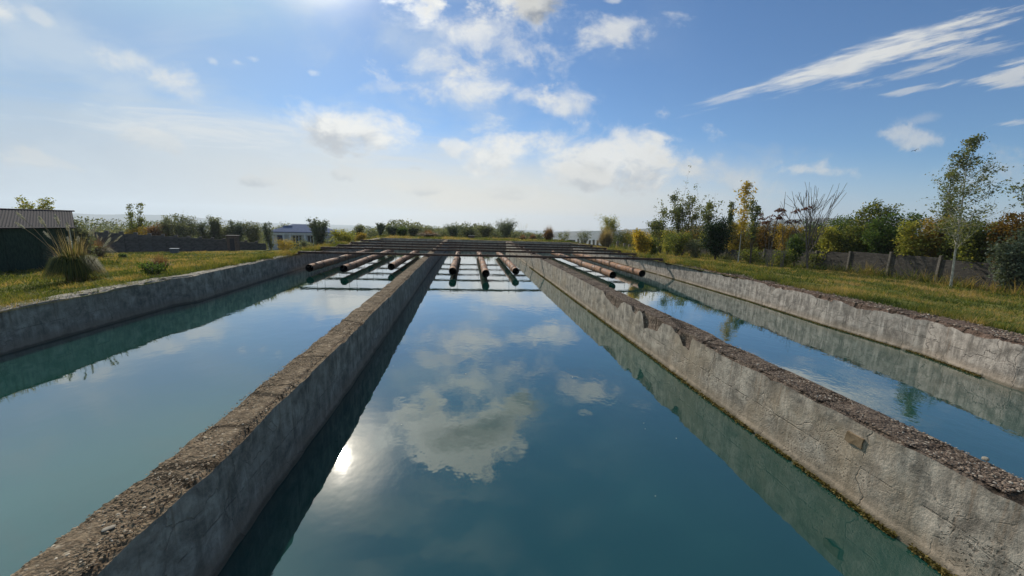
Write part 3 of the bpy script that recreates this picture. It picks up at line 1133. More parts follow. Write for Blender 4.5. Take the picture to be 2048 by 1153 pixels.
def blades(rng, n, h, spread, width, lean=.5, tone=(0, 1), base_r=.1, droop=False):
    """arching blades, each of three quads"""
    az = rng.uniform(0, 2 * math.pi, n)
    hh = h * rng.uniform(.55, 1.0, n)
    br = base_r * np.sqrt(rng.random(n))
    out = spread * rng.random(n) ** lean
    dx, dy = np.cos(az), np.sin(az)
    tx, ty = -dy, dx
    V = np.empty((n, 8, 3))
    for k, t in enumerate((0, .38, .72, 1.0)):
        x = dx * (br + out * t ** 1.7)
        y = dy * (br + out * t ** 1.7)
        z = hh * (t - .62 * t ** 3 * np.minimum(1, out / (.6 * hh + .01)))
        if droop:
            dr = .95 * np.clip(out / spread, 0, 1)
            z = hh * (t * (1 + .6 * dr) - 1.55 * dr * t ** 3)
        w = width * (1, .95, .65, .12)[k] * rng.uniform(.7, 1.2, n)
        V[:, 2 * k] = np.stack([x - tx * w, y - ty * w, z], 1)
        V[:, 2 * k + 1] = np.stack([x + tx * w, y + ty * w, z], 1)
    b = (np.arange(n) * 8)[:, None]
    f = np.concatenate([b + np.array([[2 * k, 2 * k + 1, 2 * k + 3, 2 * k + 2]]) for k in range(3)])
    tt = np.repeat(tone[0] + (tone[1] - tone[0]) * rng.random(n), 8)
    return V.reshape(-1, 3), f, tt


def fit(t, k):
    t.scale = (k, k, k)


def reed_clump(name, label, base, h, w, n=900, plumes=(), leaf='tuft', brown=0, seed=1, group=None, bw=.012, bleaf='rust', ph=.45):
    rng = np.random.default_rng(seed)
    t = thing(name, label, 'ornamental grass' if plumes else 'grass clump', base, 0, group)
    v, f, tt = blades(rng, n, h, w * .5, bw, .6, (0, .85), w * .16, leaf == 'tuft')
    mesh_obj('leaf_blades', v, f, LEAF[leaf], t, tone=tt)
    if brown:
        v, f, tt = blades(rng, brown, h * 1.35, w * .42, bw * .7, .8, (0, 1), w * .2)
        mesh_obj('dry_stalks', v, f, LEAF[bleaf], t, tone=tt)
    for (dx, ph_, lean) in plumes:
        mb = MB()
        y0 = rng.normal(0, w * .12)
        p0 = np.array((dx * .25, y0, 0.0))
        p2 = np.array((dx + lean * .7, y0 * 1.6, ph_ * .86))
        p1 = (p0 + p2) / 2 + np.array((-lean * .25 - dx * .15, 0, ph_ * .08))
        q = [p0 * (1 - s) ** 2 + 2 * p1 * s * (1 - s) + p2 * s * s for s in np.linspace(0, 1, 7)]
        mb.tube(q, .008, 4)
        po = mb.build('stalk', M['straw_stalk'], t)
        d = (q[-1] - q[-2])
        d /= np.linalg.norm(d)
        m = 260
        s = rng.random(m)
        L = ph * rng.uniform(.8, 1.2)
        C = q[-1] + d * ((s - .35) * L)[:, None] + rng.normal(0, 1, (m, 3)) * (.020 * np.sin(math.pi * np.clip(s, .03, .97)))[:, None]
        v, f, tt = leaf_quads(C, .045, rng, rng.random(m), 0, .3)
        mesh_obj('plume', v, f, LEAF['plume'], po, tone=tt)
    return t


M['straw_stalk'] = mat_simple('straw_stalk', (.30, .23, .13), (.22, .16, .09), .9)
def r_x(px, X):
    d = ray(px, 470)
    return X * math.hypot(d[0], d[1]) / d[0]


# --- in front of and along the slab fence, on the right bank
px_tree('young_tree', 'sparse grey-green young tree first in the row beside the beam ends', 'tree', 1321, 0, 425, 50, 'poplar', 509, n=2600, ls=.13, stems=4, up=1.0, nb=8, spread=1.0, sig=.13, start=.15, profile='vase')
px_tree('poplar_tree', 'multi-stemmed bushy poplar of feathery outline between young tree and dark evergreen', 'tree', 1364, 0, 397, 62, 'poplar', 513, n=4600, ls=.13, stems=5, up=1.05, nb=9, spread=1.3, sig=.13, start=.15, profile='vase')
px_tree('young_tree', 'thin-leaved young tree peeping up behind the dark evergreen', 'tree', 1413, 0, 410, 46, 'poplar', 517, n=1500, ls=.14, stems=3, up=1.05, nb=8, spread=.8, sig=.11, start=.35, profile='vase')
px_tree('evergreen_bush', 'dense dark green rounded evergreen on a short trunk', 'evergreen', 1430, 0, 444, 68, 'dark', 523, n=9000, ls=.13, stems=5, up=.6, nb=34, spread=.55, sig=.16, start=.22, sub=4)
px_tree('young_tree', 'slim upright young tree right behind the evergreen, dark leaf tips', 'tree', 1451, 0, 405, 24, 'poplar', 521, n=650, ls=.16, stems=2, up=1.2, nb=18, spread=.3, sig=.09, start=.4, profile='column')
px_tree('poplar_tree', 'tall slender poplar turning bright yellow', 'tree', 1476, 0, 368, 50, 'yellow', 527, bark='bark_pale', n=1500, ls=.14, stems=1, up=.8, nb=44, sig=.12, start=.38, profile='column', r0=.06)
px_tree('poplar_tree', 'slim grey-green poplar next to the yellow one', 'tree', 1500, 0, 404, 40, 'poplar', 530, n=1000, ls=.15, stems=2, up=1.05, nb=24, spread=.4, sig=.10, start=.4, profile='column')


def sumac(px, basepy, top, wpx, stems, label, seed):
    base = ground_hit(px, basepy)
    h = height_for(base, px, top)
    rng = np.random.default_rng(seed)
    t = thing('sumac_shrub', label, 'shrub', base)
    mb = MB()
    C, tone = [], []
    dist = math.hypot(base[0], base[1])
    w = wpx / F * dist
    for s in range(stems):
        x0 = rng.normal(0, w * .12)
        x1 = (s / max(1, stems - 1) - .5) * w + rng.normal(0, .1)
        y1 = rng.normal(0, .35)
        hh = h * rng.uniform(.72, 1.0)
        pts = [np.array((x0 + (x1 - x0) * q ** 1.4, y1 * q, hh * q)) for q in np.linspace(0, 1, 7)]
        mb.tube(pts, [.028, .026, .022, .018, .015, .011, .008], 5)
        for e in range(3):
            tip = pts[-1] + np.array((rng.normal(0, .16), rng.normal(0, .16), rng.uniform(-.35, .05)))
            mb.tube([pts[-3], tip], [.008, .004], 4)
            m = 34
            a = rng.uniform(0, 2 * math.pi, m)
            r = rng.random(m) ** .6 * .30
            C.append(tip + np.stack([np.cos(a) * r, np.sin(a) * r, .06 - 1.0 * r ** 1.2 + rng.normal(0, .02, m)], 1))
            tone.append(rng.random(m))
    mb.build('trunk', M['bark_grey'], t)
    v, f, tt = leaf_quads(np.concatenate(C), .15, rng, np.concatenate(tone), 0)
    mesh_obj('crown', v, f, LEAF['red'], t, tone=tt)


sumac(1534, 535, 411, 40, 6, 'leggy sumac with drooping red leaf tufts, shorter of the pair', 31)
sumac(1562, 537, 404, 34, 5, 'leggy sumac with drooping red leaf tufts beside the bare tree', 32)
px_tree('round_bush', 'small glossy green bush in front of the slab fence under the sumacs', 'bush', 1588, 0, 474, 44, 'green', 536, n=2600, ls=.12, stems=4, up=.5, nb=16, spread=.5, sig=.12, start=.3)
px_tree('bare_tree', 'leafless grey tree with many upswept twigs', 'tree', 1614, 0, 390, 84, 'poplar', 540, bark='bark_grey', n=0, stems=3, up=1.0, nb=10, spread=.9, sub=6, start=.22, profile='vase', r0=.11, jitter=.06, rmin=.014)
px_tree('broadleaf_tree', 'wide dark green tree with forked trunk before the slab fence', 'tree', 1742, 0, 409, 88, 'olive', 550, n=4200, ls=.13, stems=5, up=.75, nb=22, spread=1.0, sig=.16, start=.28)
px_tree('birch_tree', 'tall leaning birch with pale trunk and airy crown', 'tree', 1901, 0, 287, 178, 'poplar', 575, bark='bark_pale', n=5200, ls=.10, stems=1, up=.5, nb=60, sub=6, sig=.11, start=.26, lean=-.13, profile='cone', r0=.085)
px_tree('young_tree', 'thin dark young tree with leafy tip on the shed-facing side of the birch', 'tree', 1876, 0, 350, 64, 'poplar', 566, n=1300, ls=.13, stems=2, up=1.0, nb=26, spread=.4, sig=.09, start=.48, profile='column', bark='bark_grey')
px_tree('young_tree', 'airy tree at the picture edge beyond the birch', 'tree', 2046, 0, 338, 110, 'poplar', 583, n=2600, ls=.13, stems=3, up=.85, nb=24, spread=.8, sig=.10, start=.35, profile='column', bark='bark_grey')
px_tree('broadleaf_tree', 'dark spreading tree filling the edge under the airy one', 'tree', 2008, 0, 462, 110, 'slate', 588, n=6500, ls=.13, stems=5, up=.6, nb=22, spread=1.1, sig=.18, start=.2)
px_tree('leafy_shrub', 'yellow-leaved shrub at the foot of the birch', 'shrub', 1858, 0, 456, 64, 'lime', 558, n=1000, ls=.12, stems=5, up=.7, nb=14, spread=.8, sig=.15, start=.15)
px_tree('leafy_shrub', 'dull olive shrub around the birch trunk', 'shrub', 1962, 0, 478, 80, 'olive', 577, n=2400, ls=.12, stems=7, up=.7, nb=14, spread=1.0, sig=.17, start=.1)
px_tree('low_bush', 'low dark bramble at the base of the slab fence near the birch', 'bush', 1840, 0, 528, 70, 'slate', 560, n=1800, ls=.10, stems=7, up=.5, nb=8, spread=.7, sig=.14, start=.1)
px_tree('low_bush', 'low dark bramble near the wide tree trunk', 'bush', 1800, 0, 532, 56, 'slate', 557, n=1400, ls=.10, stems=6, up=.5, nb=8, spread=.6, sig=.14, start=.1)
for (px, by, top, w, lab) in ((1640, 540, 512, 60, 'low dark thicket at the fence foot beside the bare tree'), (1690, 544, 518, 56, 'low dark thicket at the fence foot between bare tree and wide tree'),
                             (1560, 534, 508, 60, 'low dark thicket at the fence foot under the taller sumac'), (1500, 528, 500, 50, 'low dark thicket around the feet of the slim poplars'), (1895, 566, 534, 60, 'low dark thicket at the fence foot behind the birch trunk')):
    px_tree('low_bush', lab, 'bush', px, 0, top, w, 'olive', by, n=1500, ls=.11, stems=8, up=.5, nb=8, spread=.8, sig=.16, start=.05, group='thickets along the slab fence')
px_tree('low_bush', 'scrubby brown-green bush below the multi-stemmed poplar', 'bush', 1352, 0, 470, 60, 'olive', 514, n=2600, ls=.12, stems=8, up=.6, nb=10, spread=.9, sig=.18, start=.1)
px_tree('low_bush', 'twiggy dull bush between poplar and evergreen', 'bush', 1390, 0, 480, 46, 'grey', 518, n=1700, ls=.11, stems=7, up=.6, nb=10, spread=.8, sig=.16, start=.1)
px_tree('low_bush', 'yellowing sapling bush by the young tree next to the beams', 'bush', 1334, 0, 466, 40, 'lime', 511, n=1600, ls=.12, stems=6, up=.7, nb=10, spread=.7, sig=.15, start=.15)

# --- behind the slab fence
BEH = [  # px, X, top, width, leaf, label
    (1388, 41, 458, 50, 'gold', 'golden shrub behind the fence between poplar and evergreen'),
    (1420, 42, 462, 44, 'lime', 'yellow-green shrub mostly hidden behind the evergreen'),
    (1478, 41, 452, 50, 'yellow', 'yellow shrub behind the fence under the yellow poplar'),
    (1515, 42, 460, 48, 'gold', 'golden brown shrub behind the fence beside the slim poplar'),
    (1548, 42, 455, 52, 'orange', 'orange shrub behind the fence between the two sumacs'),
    (1580, 41, 458, 50, 'gold', 'golden shrub behind the fence just before the bare tree'),
    (1612, 42, 468, 44, 'lime', 'yellowish shrub seen through the bare tree'),
    (1640, 44, 452, 56, 'green', 'green shrub behind the fence on the birch side of the bare tree'),
    (1668, 41, 462, 50, 'lime', 'yellow-green shrub behind the tall fence post'),
    (1690, 44, 438, 60, 'green', 'taller green shrub crowning the hedge between bare tree and wide tree'),
    (1722, 42, 452, 54, 'olive', 'olive shrub hugging the back of the wide dark tree'),
    (1776, 42, 444, 60, 'green', 'green shrub behind the fence right past the wide dark tree'),
    (1812, 44, 432, 60, 'green', 'tall green shrub between wide tree and birch'),
    (1838, 41, 450, 46, 'lime', 'yellowish shrub behind the fence before the birch'),
    (1880, 42, 440, 60, 'gold', 'brown-gold shrub behind the birch trunk'),
    (1930, 42, 442, 60, 'olive', 'olive shrub beyond the birch crown base'),
    (1975, 41, 446, 62, 'olive', 'dense olive shrub between birch and the dark edge tree'),
    (2044, 41, 432, 64, 'orange', 'rusty orange shrub glowing at the picture edge'),
    (2010, 44, 450, 50, 'gold', 'golden shrub tucked behind the dark edge tree'),
]
for k, (px, X, top, w, leaf, lab) in enumerate(BEH):
    px_tree('hedge_shrub', lab, 'shrub', px, r_x(px, X), top, w * 1.45, leaf, n=5200, ls=.20, stems=8, up=.75, nb=14, spread=w / F * r_x(px, X) * .3, sig=.22, start=.12, seed=900 + k, group='shrubs behind the slab fence')

# --- far right bank
px_tree('leafy_shrub', 'big yellow-green shrub behind the straw reeds', 'shrub', 1218, 112, 440, 62, 'lime', n=6000, ls=.26, stems=9, up=.85, nb=14, spread=2.4, sig=.30, start=.12, profile='column')
px_tree('leafy_shrub', 'smaller green shrub on the evergreen side of the straw reeds', 'shrub', 1252, r_x(1252, 44), 468, 40, 'olive', n=2400, ls=.18, stems=7, up=.7, nb=12, spread=1.0, sig=.2, start=.1)
px_tree('leafy_shrub', 'yellow autumn shrub in front of the leaning fence posts', 'shrub', 1284, 0, 465, 42, 'yellow', 510, n=3200, ls=.15, stems=7, up=.75, nb=12, spread=.8, sig=.17, start=.1, tone_w=.7)
px_tree('low_bush', 'low olive bush under the yellow autumn shrub', 'bush', 1306, 0, 478, 34, 'olive', 512, n=1600, ls=.13, stems=6, up=.6, nb=10, spread=.6, sig=.16, start=.1)
px_tree('leafy_shrub', 'low far shrub over the dark far wall, olive toned', 'shrub', 1128, 120, 466, 34, 'olive', n=1100, ls=.26, stems=6, up=.6, nb=10, spread=1.6, sig=.3, start=.1)
px_tree('leafy_shrub', 'low far grey-green shrub beside the first fence posts', 'shrub', 1168, 120, 466, 44, 'grey', n=1400, ls=.26, stems=7, up=.6, nb=10, spread=2.2, sig=.3, start=.1)
b = ground_at(1212, 94)
reed_clump('reed_clump', 'tall straw-coloured reed clump by the far fence posts', (b[0], b[1], b[2] - .05), height_for(b, 1212, 460) * 1.1, 4.6, 1500, leaf='straw', brown=500, bleaf='straw', seed=41, bw=.04)

# --- beyond the far end wall
FAR = [  # px, r, top, width, leaf, kind, label
    (1097, 64, 459, 28, 'rust', 'r', 'rounded brown dry shrub beyond the far end wall'),
    (1066, 66, 470, 18, 'rust', 'r', 'small reddish dry shrub beside the tall thin reeds'),
    (1010, 70, 448, 46, 'slate', 't', 'dark green tree clump with upright tips beyond the end wall'),
    (970, 72, 455, 38, 'grey', 't', 'pale grey-green shrub between brick pier and dark clump'),
    (938, 80, 462, 26, 'grey', 't', 'small grey-green shrub behind the brick pier'),
    (905, 74, 456, 36, 'slate', 't', 'grey bushy shrub on the house side of the brick pier'),
    (858, 64, 461, 46, 'orange', 'r', 'orange-brown dry shrub beyond the end wall'),
    (826, 66, 456, 24, 'grey', 't', 'grey-green upright shrub touching the orange dry shrub'),
    (804, 66, 461, 20, 'green', 't', 'small mid green shrub in the far row'),
    (784, 66, 456, 22, 'slate', 't', 'green-grey shrub next to the dark spiky tree'),
    (760, 64, 449, 28, 'slate', 's', 'dark spiky upright tree in the far row'),
    (718, 72, 452, 22, 'grey', 't', 'small round-headed grey tree in the far row'),
]
for k, (px, r, top, w, leaf, kind, lab) in enumerate(FAR):
    if kind == 'r':
        b = ground_at(px, r)
        h = height_for(b, px, top)
        reed_clump('dry_shrub', lab, (b[0], b[1], b[2] - .05), h * 1.2, w / F * r, 1100, leaf='rust' if leaf == 'rust' else 'orange', brown=400, bleaf='rust', seed=60 + k, bw=.03)
    elif kind == 's':
        px_tree('spiky_tree', lab, 'tree', px, r, top, w, leaf, n=2600, ls=.17, stems=9, up=1.25, nb=14, spread=w / F * r * .36, sig=.10, start=.1, profile='column', seed=80 + k)
    else:
        px_tree('far_shrub', lab, 'shrub', px, r, top, w * 1.25, leaf, n=3000, ls=.20, stems=11, up=.8, nb=12, spread=w / F * r * .42, sig=.24, start=.02, profile='oval', seed=100 + k)
b = ground_at(1046, 63)
reed_clump('reed_clump', 'thin tall dry reeds beyond the end wall', (b[0], b[1], b[2] - .05), 1.3, 1.8, 300, plumes=[(-.75, 2.3, -.05), (-.3, 2.5, .02), (.05, 2.2, .05), (.42, 2.6, .05), (.62, 2.55, .06)], leaf='rust', seed=44, bw=.02, ph=.9)

# --- around the house
px_tree('spiky_tree', 'dark upright many-stemmed tree half hiding the house', 'tree', 638, 54, 441, 56, 'slate', n=5200, ls=.17, stems=13, up=1.2, nb=14, spread=1.6, sig=.14, start=.08, profile='column')
px_tree('leafy_shrub', 'yellow-green rounded shrub left of the beams beyond the dark upright tree', 'shrub', 688, 56, 462, 38, 'lime', n=3600, ls=.18, stems=9, up=.7, nb=14, spread=1.2, sig=.24, start=.05, tone_w=.7)
px_tree('leafy_shrub', 'golden low shrub between round-headed tree and yellow-green shrub', 'shrub', 716, 60, 470, 30, 'gold', n=2200, ls=.16, stems=7, up=.6, nb=12, spread=.8, sig=.18, start=.1)
px_tree('leafy_shrub', 'pale dusty shrub between house and dark upright tree', 'shrub', 610, 66, 482, 26, 'grey', n=1500, ls=.11, stems=6, up=.7, nb=10, spread=.5, sig=.12, start=.1)
px_tree('leafy_shrub', 'bright yellow low shrub in front of the house door', 'shrub', 570, 66, 484, 48, 'yellow', n=2400, ls=.12, stems=8, up=.5, nb=12, spread=.8, sig=.16, start=.08)
px_tree('leafy_shrub', 'dark shrub at the gable side of the house', 'shrub', 540, 80, 447, 26, 'slate', n=2200, ls=.20, stems=6, up=.9, nb=14, spread=.9, sig=.2, start=.1, profile='column')
px_tree('far_shrub', 'thin grey tree tips above the house roof', 'tree', 566, 98, 446, 30, 'grey', n=900, ls=.22, stems=6, up=1.0, nb=12, spread=1.2, sig=.2, start=.3, profile='column')

# --- behind the far dark wall on the shed side
LEFT = [
    (507, 94, 451, 38, 'grey', 'rounded grey-green shrub behind the wall close to the house'),
    (472, 92, 445, 24, 'slate', 'dark shrub with pointed top above the brown hut'),
    (450, 94, 456, 34, 'grey', 'low grey shrub behind the wall left of the brown hut'),
    (431, 92, 433, 22, 'grey', 'thin tall tree rising from the shrubs behind the wall'),
    (412, 94, 449, 40, 'slate', 'dark dense shrub behind the wall under the thin tall tree'),
    (374, 92, 432, 44, 'grey', 'biggest grey-green tree behind the far wall'),
    (340, 94, 437, 28, 'grey', 'airy grey tree leaning on the biggest one'),
    (303, 93, 453, 32, 'rust', 'brownish low shrub between two-topped tree and grey trees'),
    (165, 60, 448, 26, 'grey', 'pale shrub peeping past the shed corner'),
]
for k, (px, r, top, w, leaf, lab) in enumerate(LEFT):
    px_tree('far_shrub', lab, 'shrub', px, r, top, w * 1.45, leaf, n=4200, ls=.24, stems=9, up=.85, nb=14, spread=w / F * r * .40, sig=.28, start=.04, seed=140 + k, group='growth behind the far dark wall')
px_tree('far_tree', 'tall two-topped tree with thin upper leaves behind the far wall', 'tree', 264, 92, 409, 44, 'olive', n=1700, ls=.26, stems=4, up=1.1, nb=18, spread=2.0, sig=.2, start=.25, profile='column', seed=171)
px_tree('leafy_shrub', 'orange-gold low shrub at the foot of the two-topped tree', 'shrub', 266, 89, 456, 40, 'gold', n=2600, ls=.22, stems=8, up=.5, nb=12, spread=1.6, sig=.24, start=.1, seed=172)
px_tree('far_tree', 'yellowish treetop showing over the shed roof', 'tree', 84, 60, 400, 42, 'lime', n=2000, ls=.20, stems=4, up=.9, nb=18, spread=1.3, sig=.22, start=.4, seed=173)

# --- feathery grass clumps on the meadow by the shed
b = ground_hit(155, 563)
k1 = height_for(b, 155, 440) / 2.05
fit(reed_clump('feather_grass', 'large dark green feather grass clump with pale plumes in front of the shed', (b[0], b[1], b[2] - .03), 1.45, 1.3, 3000,
           plumes=[(-1.0, 2.1, -.75), (-.85, 2.45, -.55), (-.6, 2.25, -.2), (-.35, 2.3, -.1), (-.1, 2.1, .1), (.1, 2.35, -.35), (.25, 2.0, .2), (-.5, 1.75, -.5), (.45, 1.9, .25), (.0, 1.55, -.2), (.3, 1.6, -.15), (.6, 1.5, .3)], seed=11, brown=160, bleaf='straw', bw=.011, ph=.30), k1)
b = ground_hit(190, 514)
k1 = height_for(b, 190, 469) / 1.6
fit(reed_clump('feather_grass', 'second feather grass clump with dense upright plumes behind the large one', (b[0], b[1], b[2] - .03), 1.3, 2.2, 700,
           plumes=[(q * .22 - 1.2, 1.55 + .25 * math.sin(q * 2.3), .06 * q - .2) for q in range(13)], seed=12, brown=900, bw=.012, ph=.34), k1)
b = ground_hit(204, 502)
fit(reed_clump('grass_tussock', 'small round dark tussock just past the plumed clumps', (b[0], b[1], b[2] - .03), .7, 1.1, 700, seed=13, brown=150, bw=.014), height_for(b, 204, 486) / .68)
b = ground_hit(311, 501)
fit(reed_clump('feather_grass', 'small green feather grass tuft with fanned plumes near the pale-lidded box', (b[0], b[1], b[2] - .03), .75, 1.3, 700,
           plumes=[(-.75, .95, -.25), (-.5, 1.05, -.15), (-.2, 1.15, -.05), (.0, 1.2, .0), (.3, 1.15, .08), (.55, 1.05, .15)], seed=14, bw=.013, ph=.30), height_for(b, 311, 475) / 1.05)
b = ground_hit(322, 538)
fit(reed_clump('dry_weed', 'reddish brown dry weed clump close to the coping', (b[0], b[1], b[2] - .03), .75, 1.05, 350, leaf='rust', brown=450, bleaf='rust', seed=15, bw=.007), height_for(b, 322, 503) / .9)
b = ground_hit(305, 548)
px_tree('low_weed', 'low broad green weeds under the reddish dry clump', 'weeds', 312, 0, 533, 66, 'green', 549, n=900, ls=.09, stems=10, up=.4, nb=5, spread=.7, sig=.09, start=.1)
px_tree('low_weed', 'small dark green weed alone on the meadow', 'weeds', 248, 0, 509, 12, 'green', 516, n=260, ls=.09, stems=5, up=.6, nb=5, spread=.15, sig=.06, start=.1)


# ------------------------------------------------------------------ meadow grass
def grass(label, pts_fn, n, seed, hmin, hmax, wd):
    rng = np.random.default_rng(seed)
    x, y = pts_fn(rng, n)
    z = terrain(x, y)
    r = np.hypot(x, y)
    patch = fbm(x * .35, y * .35, 0, 77, 4)
    patch2 = fbm(x * 1.1, y * 1.1, 0, 78, 3)
    keep = rng.random(len(x)) < np.clip(.66 + patch2 * 1.3, .06, 1)
    x, y, z, r, patch, patch2 = [q[keep] for q in (x, y, z, r, patch, patch2)]
    m = len(x)
    k = np.clip(r / 16, 1, 3.6)
    h = (hmin + (hmax - hmin) * rng.random(m) ** 2) * (1 + np.clip(patch2, 0, 1) * 1.6) * np.clip(k, 1, 1.8)
    w = wd * k * rng.uniform(.6, 1.3, m)
    a = rng.uniform(0, 2 * math.pi, m)
    ln = rng.normal(0, .55, (m, 2)) * h[:, None]
    V = np.empty((m, 3, 3))
    V[:, 0] = np.stack([x - np.cos(a) * w, y - np.sin(a) * w, z - .01], 1)
    V[:, 1] = np.stack([x + np.cos(a) * w, y + np.sin(a) * w, z - .01], 1)
    V[:, 2] = np.stack([x + ln[:, 0], y + ln[:, 1], z + h], 1)
    f = np.arange(m * 3).reshape(m, 3)
    tone = np.clip(.42 + patch * 1.0 + patch2 * .75 + fbm(x * 3.5, y * 3.5, 0, 79, 2) * .5 + rng.normal(0, .17, m), 0, 1)
    o = mesh_obj('grass', V.reshape(-1, 3), f, LEAF['grass'], tone=np.repeat(tone, 3))
    tag(o, label, 'grass', kind='stuff')


def left_pts(rng, n):
    u = rng.random(n)
    y = 6 + 60 * u ** 1.5
    wdt = 3 + y * .9
    x = XOL - TH + .12 - wdt * rng.random(n)
    return x, y


def right_pts(rng, n):
    y = 4 + 62 * rng.random(n) ** 1.35
    x = XOR + TH + .05 + (39.8 - XOR - TH) * rng.random(n) ** 1.15
    return x, y


grass('short patchy grass of the meadow on the shed side', left_pts, 210000, 21, .03, .11, .012)
grass('short patchy grass between outer wall and slab fence', right_pts, 200000, 22, .03, .11, .012)


def edge_pts(x0, x1):
    def fn(rng, n):
        y = 6 + 34 * rng.random(n) ** 1.3
        return x0 + (x1 - x0) * rng.random(n), y
    return fn


grass('dry straw-coloured grass along the pale coping', edge_pts(XOL - TH - .6, XOL - TH + .16), 26000, 23, .05, .20, .008)
grass('dry straw-coloured grass along the broken outer wall top', edge_pts(XOR + TH - .05, XOR + TH + 1.0), 26000, 24, .05, .22, .008)


def fence_pts(rng, n):
    y = 8 + 90 * rng.random(n) ** 1.2
    return 39.2 - np.abs(rng.normal(0, .8, n)), y


grass('taller dry weeds along the foot of the slab fence', fence_pts, 16000, 25, .12, .55, .010)


def strip_pts(rng, n):
    x = -14 + 34 * rng.random(n)
    return x, YEND + .7 + 9 * rng.random(n) ** 1.3


grass('dry straw grass on the bank beyond the end wall', strip_pts, 14000, 26, .04, .16, .009)


def hedge(label, y0, y1, n, leaf, seed, hmax):
    rng = np.random.default_rng(seed)
    x = rng.uniform(41.6, 47, n)
    y = rng.uniform(y0, y1, n)
    hh = hmax * np.clip(.72 + fbm(x * .25, y * .25, 0, seed, 4) * .8, .3, 1.15)
    z = terrain(x, y) + hh * (1 - rng.random(n) ** 1.6) + .2
    v, f, t = leaf_quads(np.stack([x, y, z], 1), .20, rng, rng.random(n) * .5 + .5 * np.clip(.5 + fbm(x * .5, y * .5, 0, seed + 3, 2) * 1.4, 0, 1))
    tag(mesh_obj('undergrowth', v, f, LEAF[leaf], tone=t), label, 'undergrowth', kind='stuff')


def scrub(label, a0, a1, r0, r1, n, leaf, seed, hmax, xmin=-999):
    rng = np.random.default_rng(seed)
    ph = np.radians(rng.uniform(a0, a1, n))
    r = rng.uniform(r0, r1, n)
    x, y = np.sin(ph) * r, np.cos(ph) * r
    kx = x > xmin
    x, y = x[kx], y[kx]
    n = len(x)
    hh = hmax * np.clip(.55 + fbm(x * .16, y * .16, 0, seed, 4) * 1.5, .15, 1.25)
    z = terrain(x, y) + hh * rng.random(n) ** .8
    v, f, t = leaf_quads(np.stack([x, y, z], 1), .36, rng, rng.random(n) * .6 + .4 * np.clip(.5 + fbm(x * .3, y * .3, 0, seed + 3, 2), 0, 1))
    tag(mesh_obj('undergrowth', v, f, LEAF[leaf], tone=t), label, 'undergrowth', kind='stuff')


scrub('dusty scrub massed along the skyline beyond the end wall', -24, 13, 78, 120, 100000, 'grey', 301, 3.0)
scrub('dull olive scrub massed beyond the slab fence', 14, 60, 60, 120, 90000, 'lime', 302, 3.0, 43)
hedge('tangled olive undergrowth close behind the slab fence', 10, 115, 85000, 'olive', 311, 4.7)
hedge('tangled golden undergrowth close behind the slab fence', 18, 100, 42000, 'gold', 312, 4.9)
scrub('dusty scrub massed behind the far dark wall', -46, -24, 100, 135, 60000, 'grey', 303, 5.0)

# ------------------------------------------------------------------ slab fence on the right
def slab_fence():
    X = 40.0
    tops = sorted([on_x(px, py, X)[1:] for (px, py) in ((1375, 495), (1453, 499), (1500, 502), (1560, 501), (1697, 504), (1781, 508), (1900, 518), (2048, 536))])
    ty = [p[0] for p in tops]
    tz = [p[1] for p in tops]
    t = thing('slab_fence', 'long grey fence wall of stacked concrete slabs between posts behind the trees', 'fence', (X, 0, 0))
    y = 8.0
    bays = []
    while y < 66:
        bays.append(y)
        y += 3.8
    rr = random.Random(3)
    for i, a in enumerate(bays[:-1]):
        b_ = bays[i + 1]
        zt = float(np.interp((a + b_) / 2, ty, tz))
        zb = float(terrain(X, (a + b_) / 2)) - .4
        tl = rr.uniform(-.02, .02)
        MB().box(-.05 + tl, .05 + tl, a + .09, b_ - .09, zb, zt + rr.uniform(-.05, .04), .012).build('slab_panel', M['slab'], t)
    for i, a in enumerate(bays):
        zt = float(np.interp(a, ty, tz)) + rr.uniform(.04, .22)
        zb = float(terrain(X, a)) - .4
        p = MB().box(-.16, .09, a - .085, a + .085, zb, zt, .02).build('post', M['post'], t)
    return t


slab_fence()


def post_fence():
    X = 40.0
    t = thing('post_fence', 'low grey panel fence with tall leaning posts far along the bank', 'fence', (X, 0, 0))
    pts = [(1157.7, 478, 491), (1164, 479, 491), (1172, 480, 492), (1180, 481, 493), (1189, 480, 494), (1196.5, 481, 495), (1208, 483, 496), (1222, 483, 498), (1236, 482, 500), (1250, 487, 501), (1260, 489, 502), (1275, 488, 504), (1292, 488, 506), (1316, 490, 508)]
    rr = random.Random(8)
    prev = None
    for (px, tp, bp) in pts:
        _, y, zt = on_x(px, tp, X)
        _, _, zb = on_x(px, bp, X)
        k = .13 + .0012 * y
        lean = rr.uniform(-.08, .08)
        mb = MB()
        mb.box(-k, k, -k, k, 0, zt - zb + .6, .015)
        p = mb.build('post', M['post'], t)
        p.location = (-.12, y, zb - .6)
        p.rotation_euler = (lean, lean * .6, 0)
        if prev:
            y0, z0 = prev
            MB().box(-.04, .04, y + .15, y0 - .15, min(zb, z0) - .9, (zb + z0) / 2 + .62, .01).build('slab_panel', M['slab'], t)
        prev = (y, zb)


post_fence()

# low dark wall past the far corner
p = on_z(1122, 484, 0)
a, b = ground_at(1106, 66), ground_at(1150, 66)
mb = MB()
L = math.hypot(b[0] - a[0], b[1] - a[1])
mb.box(-L / 2, L / 2, -.12, .12, -.5, height_for(a, 1128, 481), .02)
mb.box(L * .18, L / 2 + .1, -.16, -.125, -.5, height_for(a, 1128, 479.5), .02)
o = mb.build('low_wall', M['dark_wall'])
o.location = ((a[0] + b[0]) / 2, (a[1] + b[1]) / 2, a[2])
o.rotation_euler = (0, 0, math.atan2(b[1] - a[1], b[0] - a[0]))
tag(o, 'low dark wall past the far corner of the basins', 'wall')

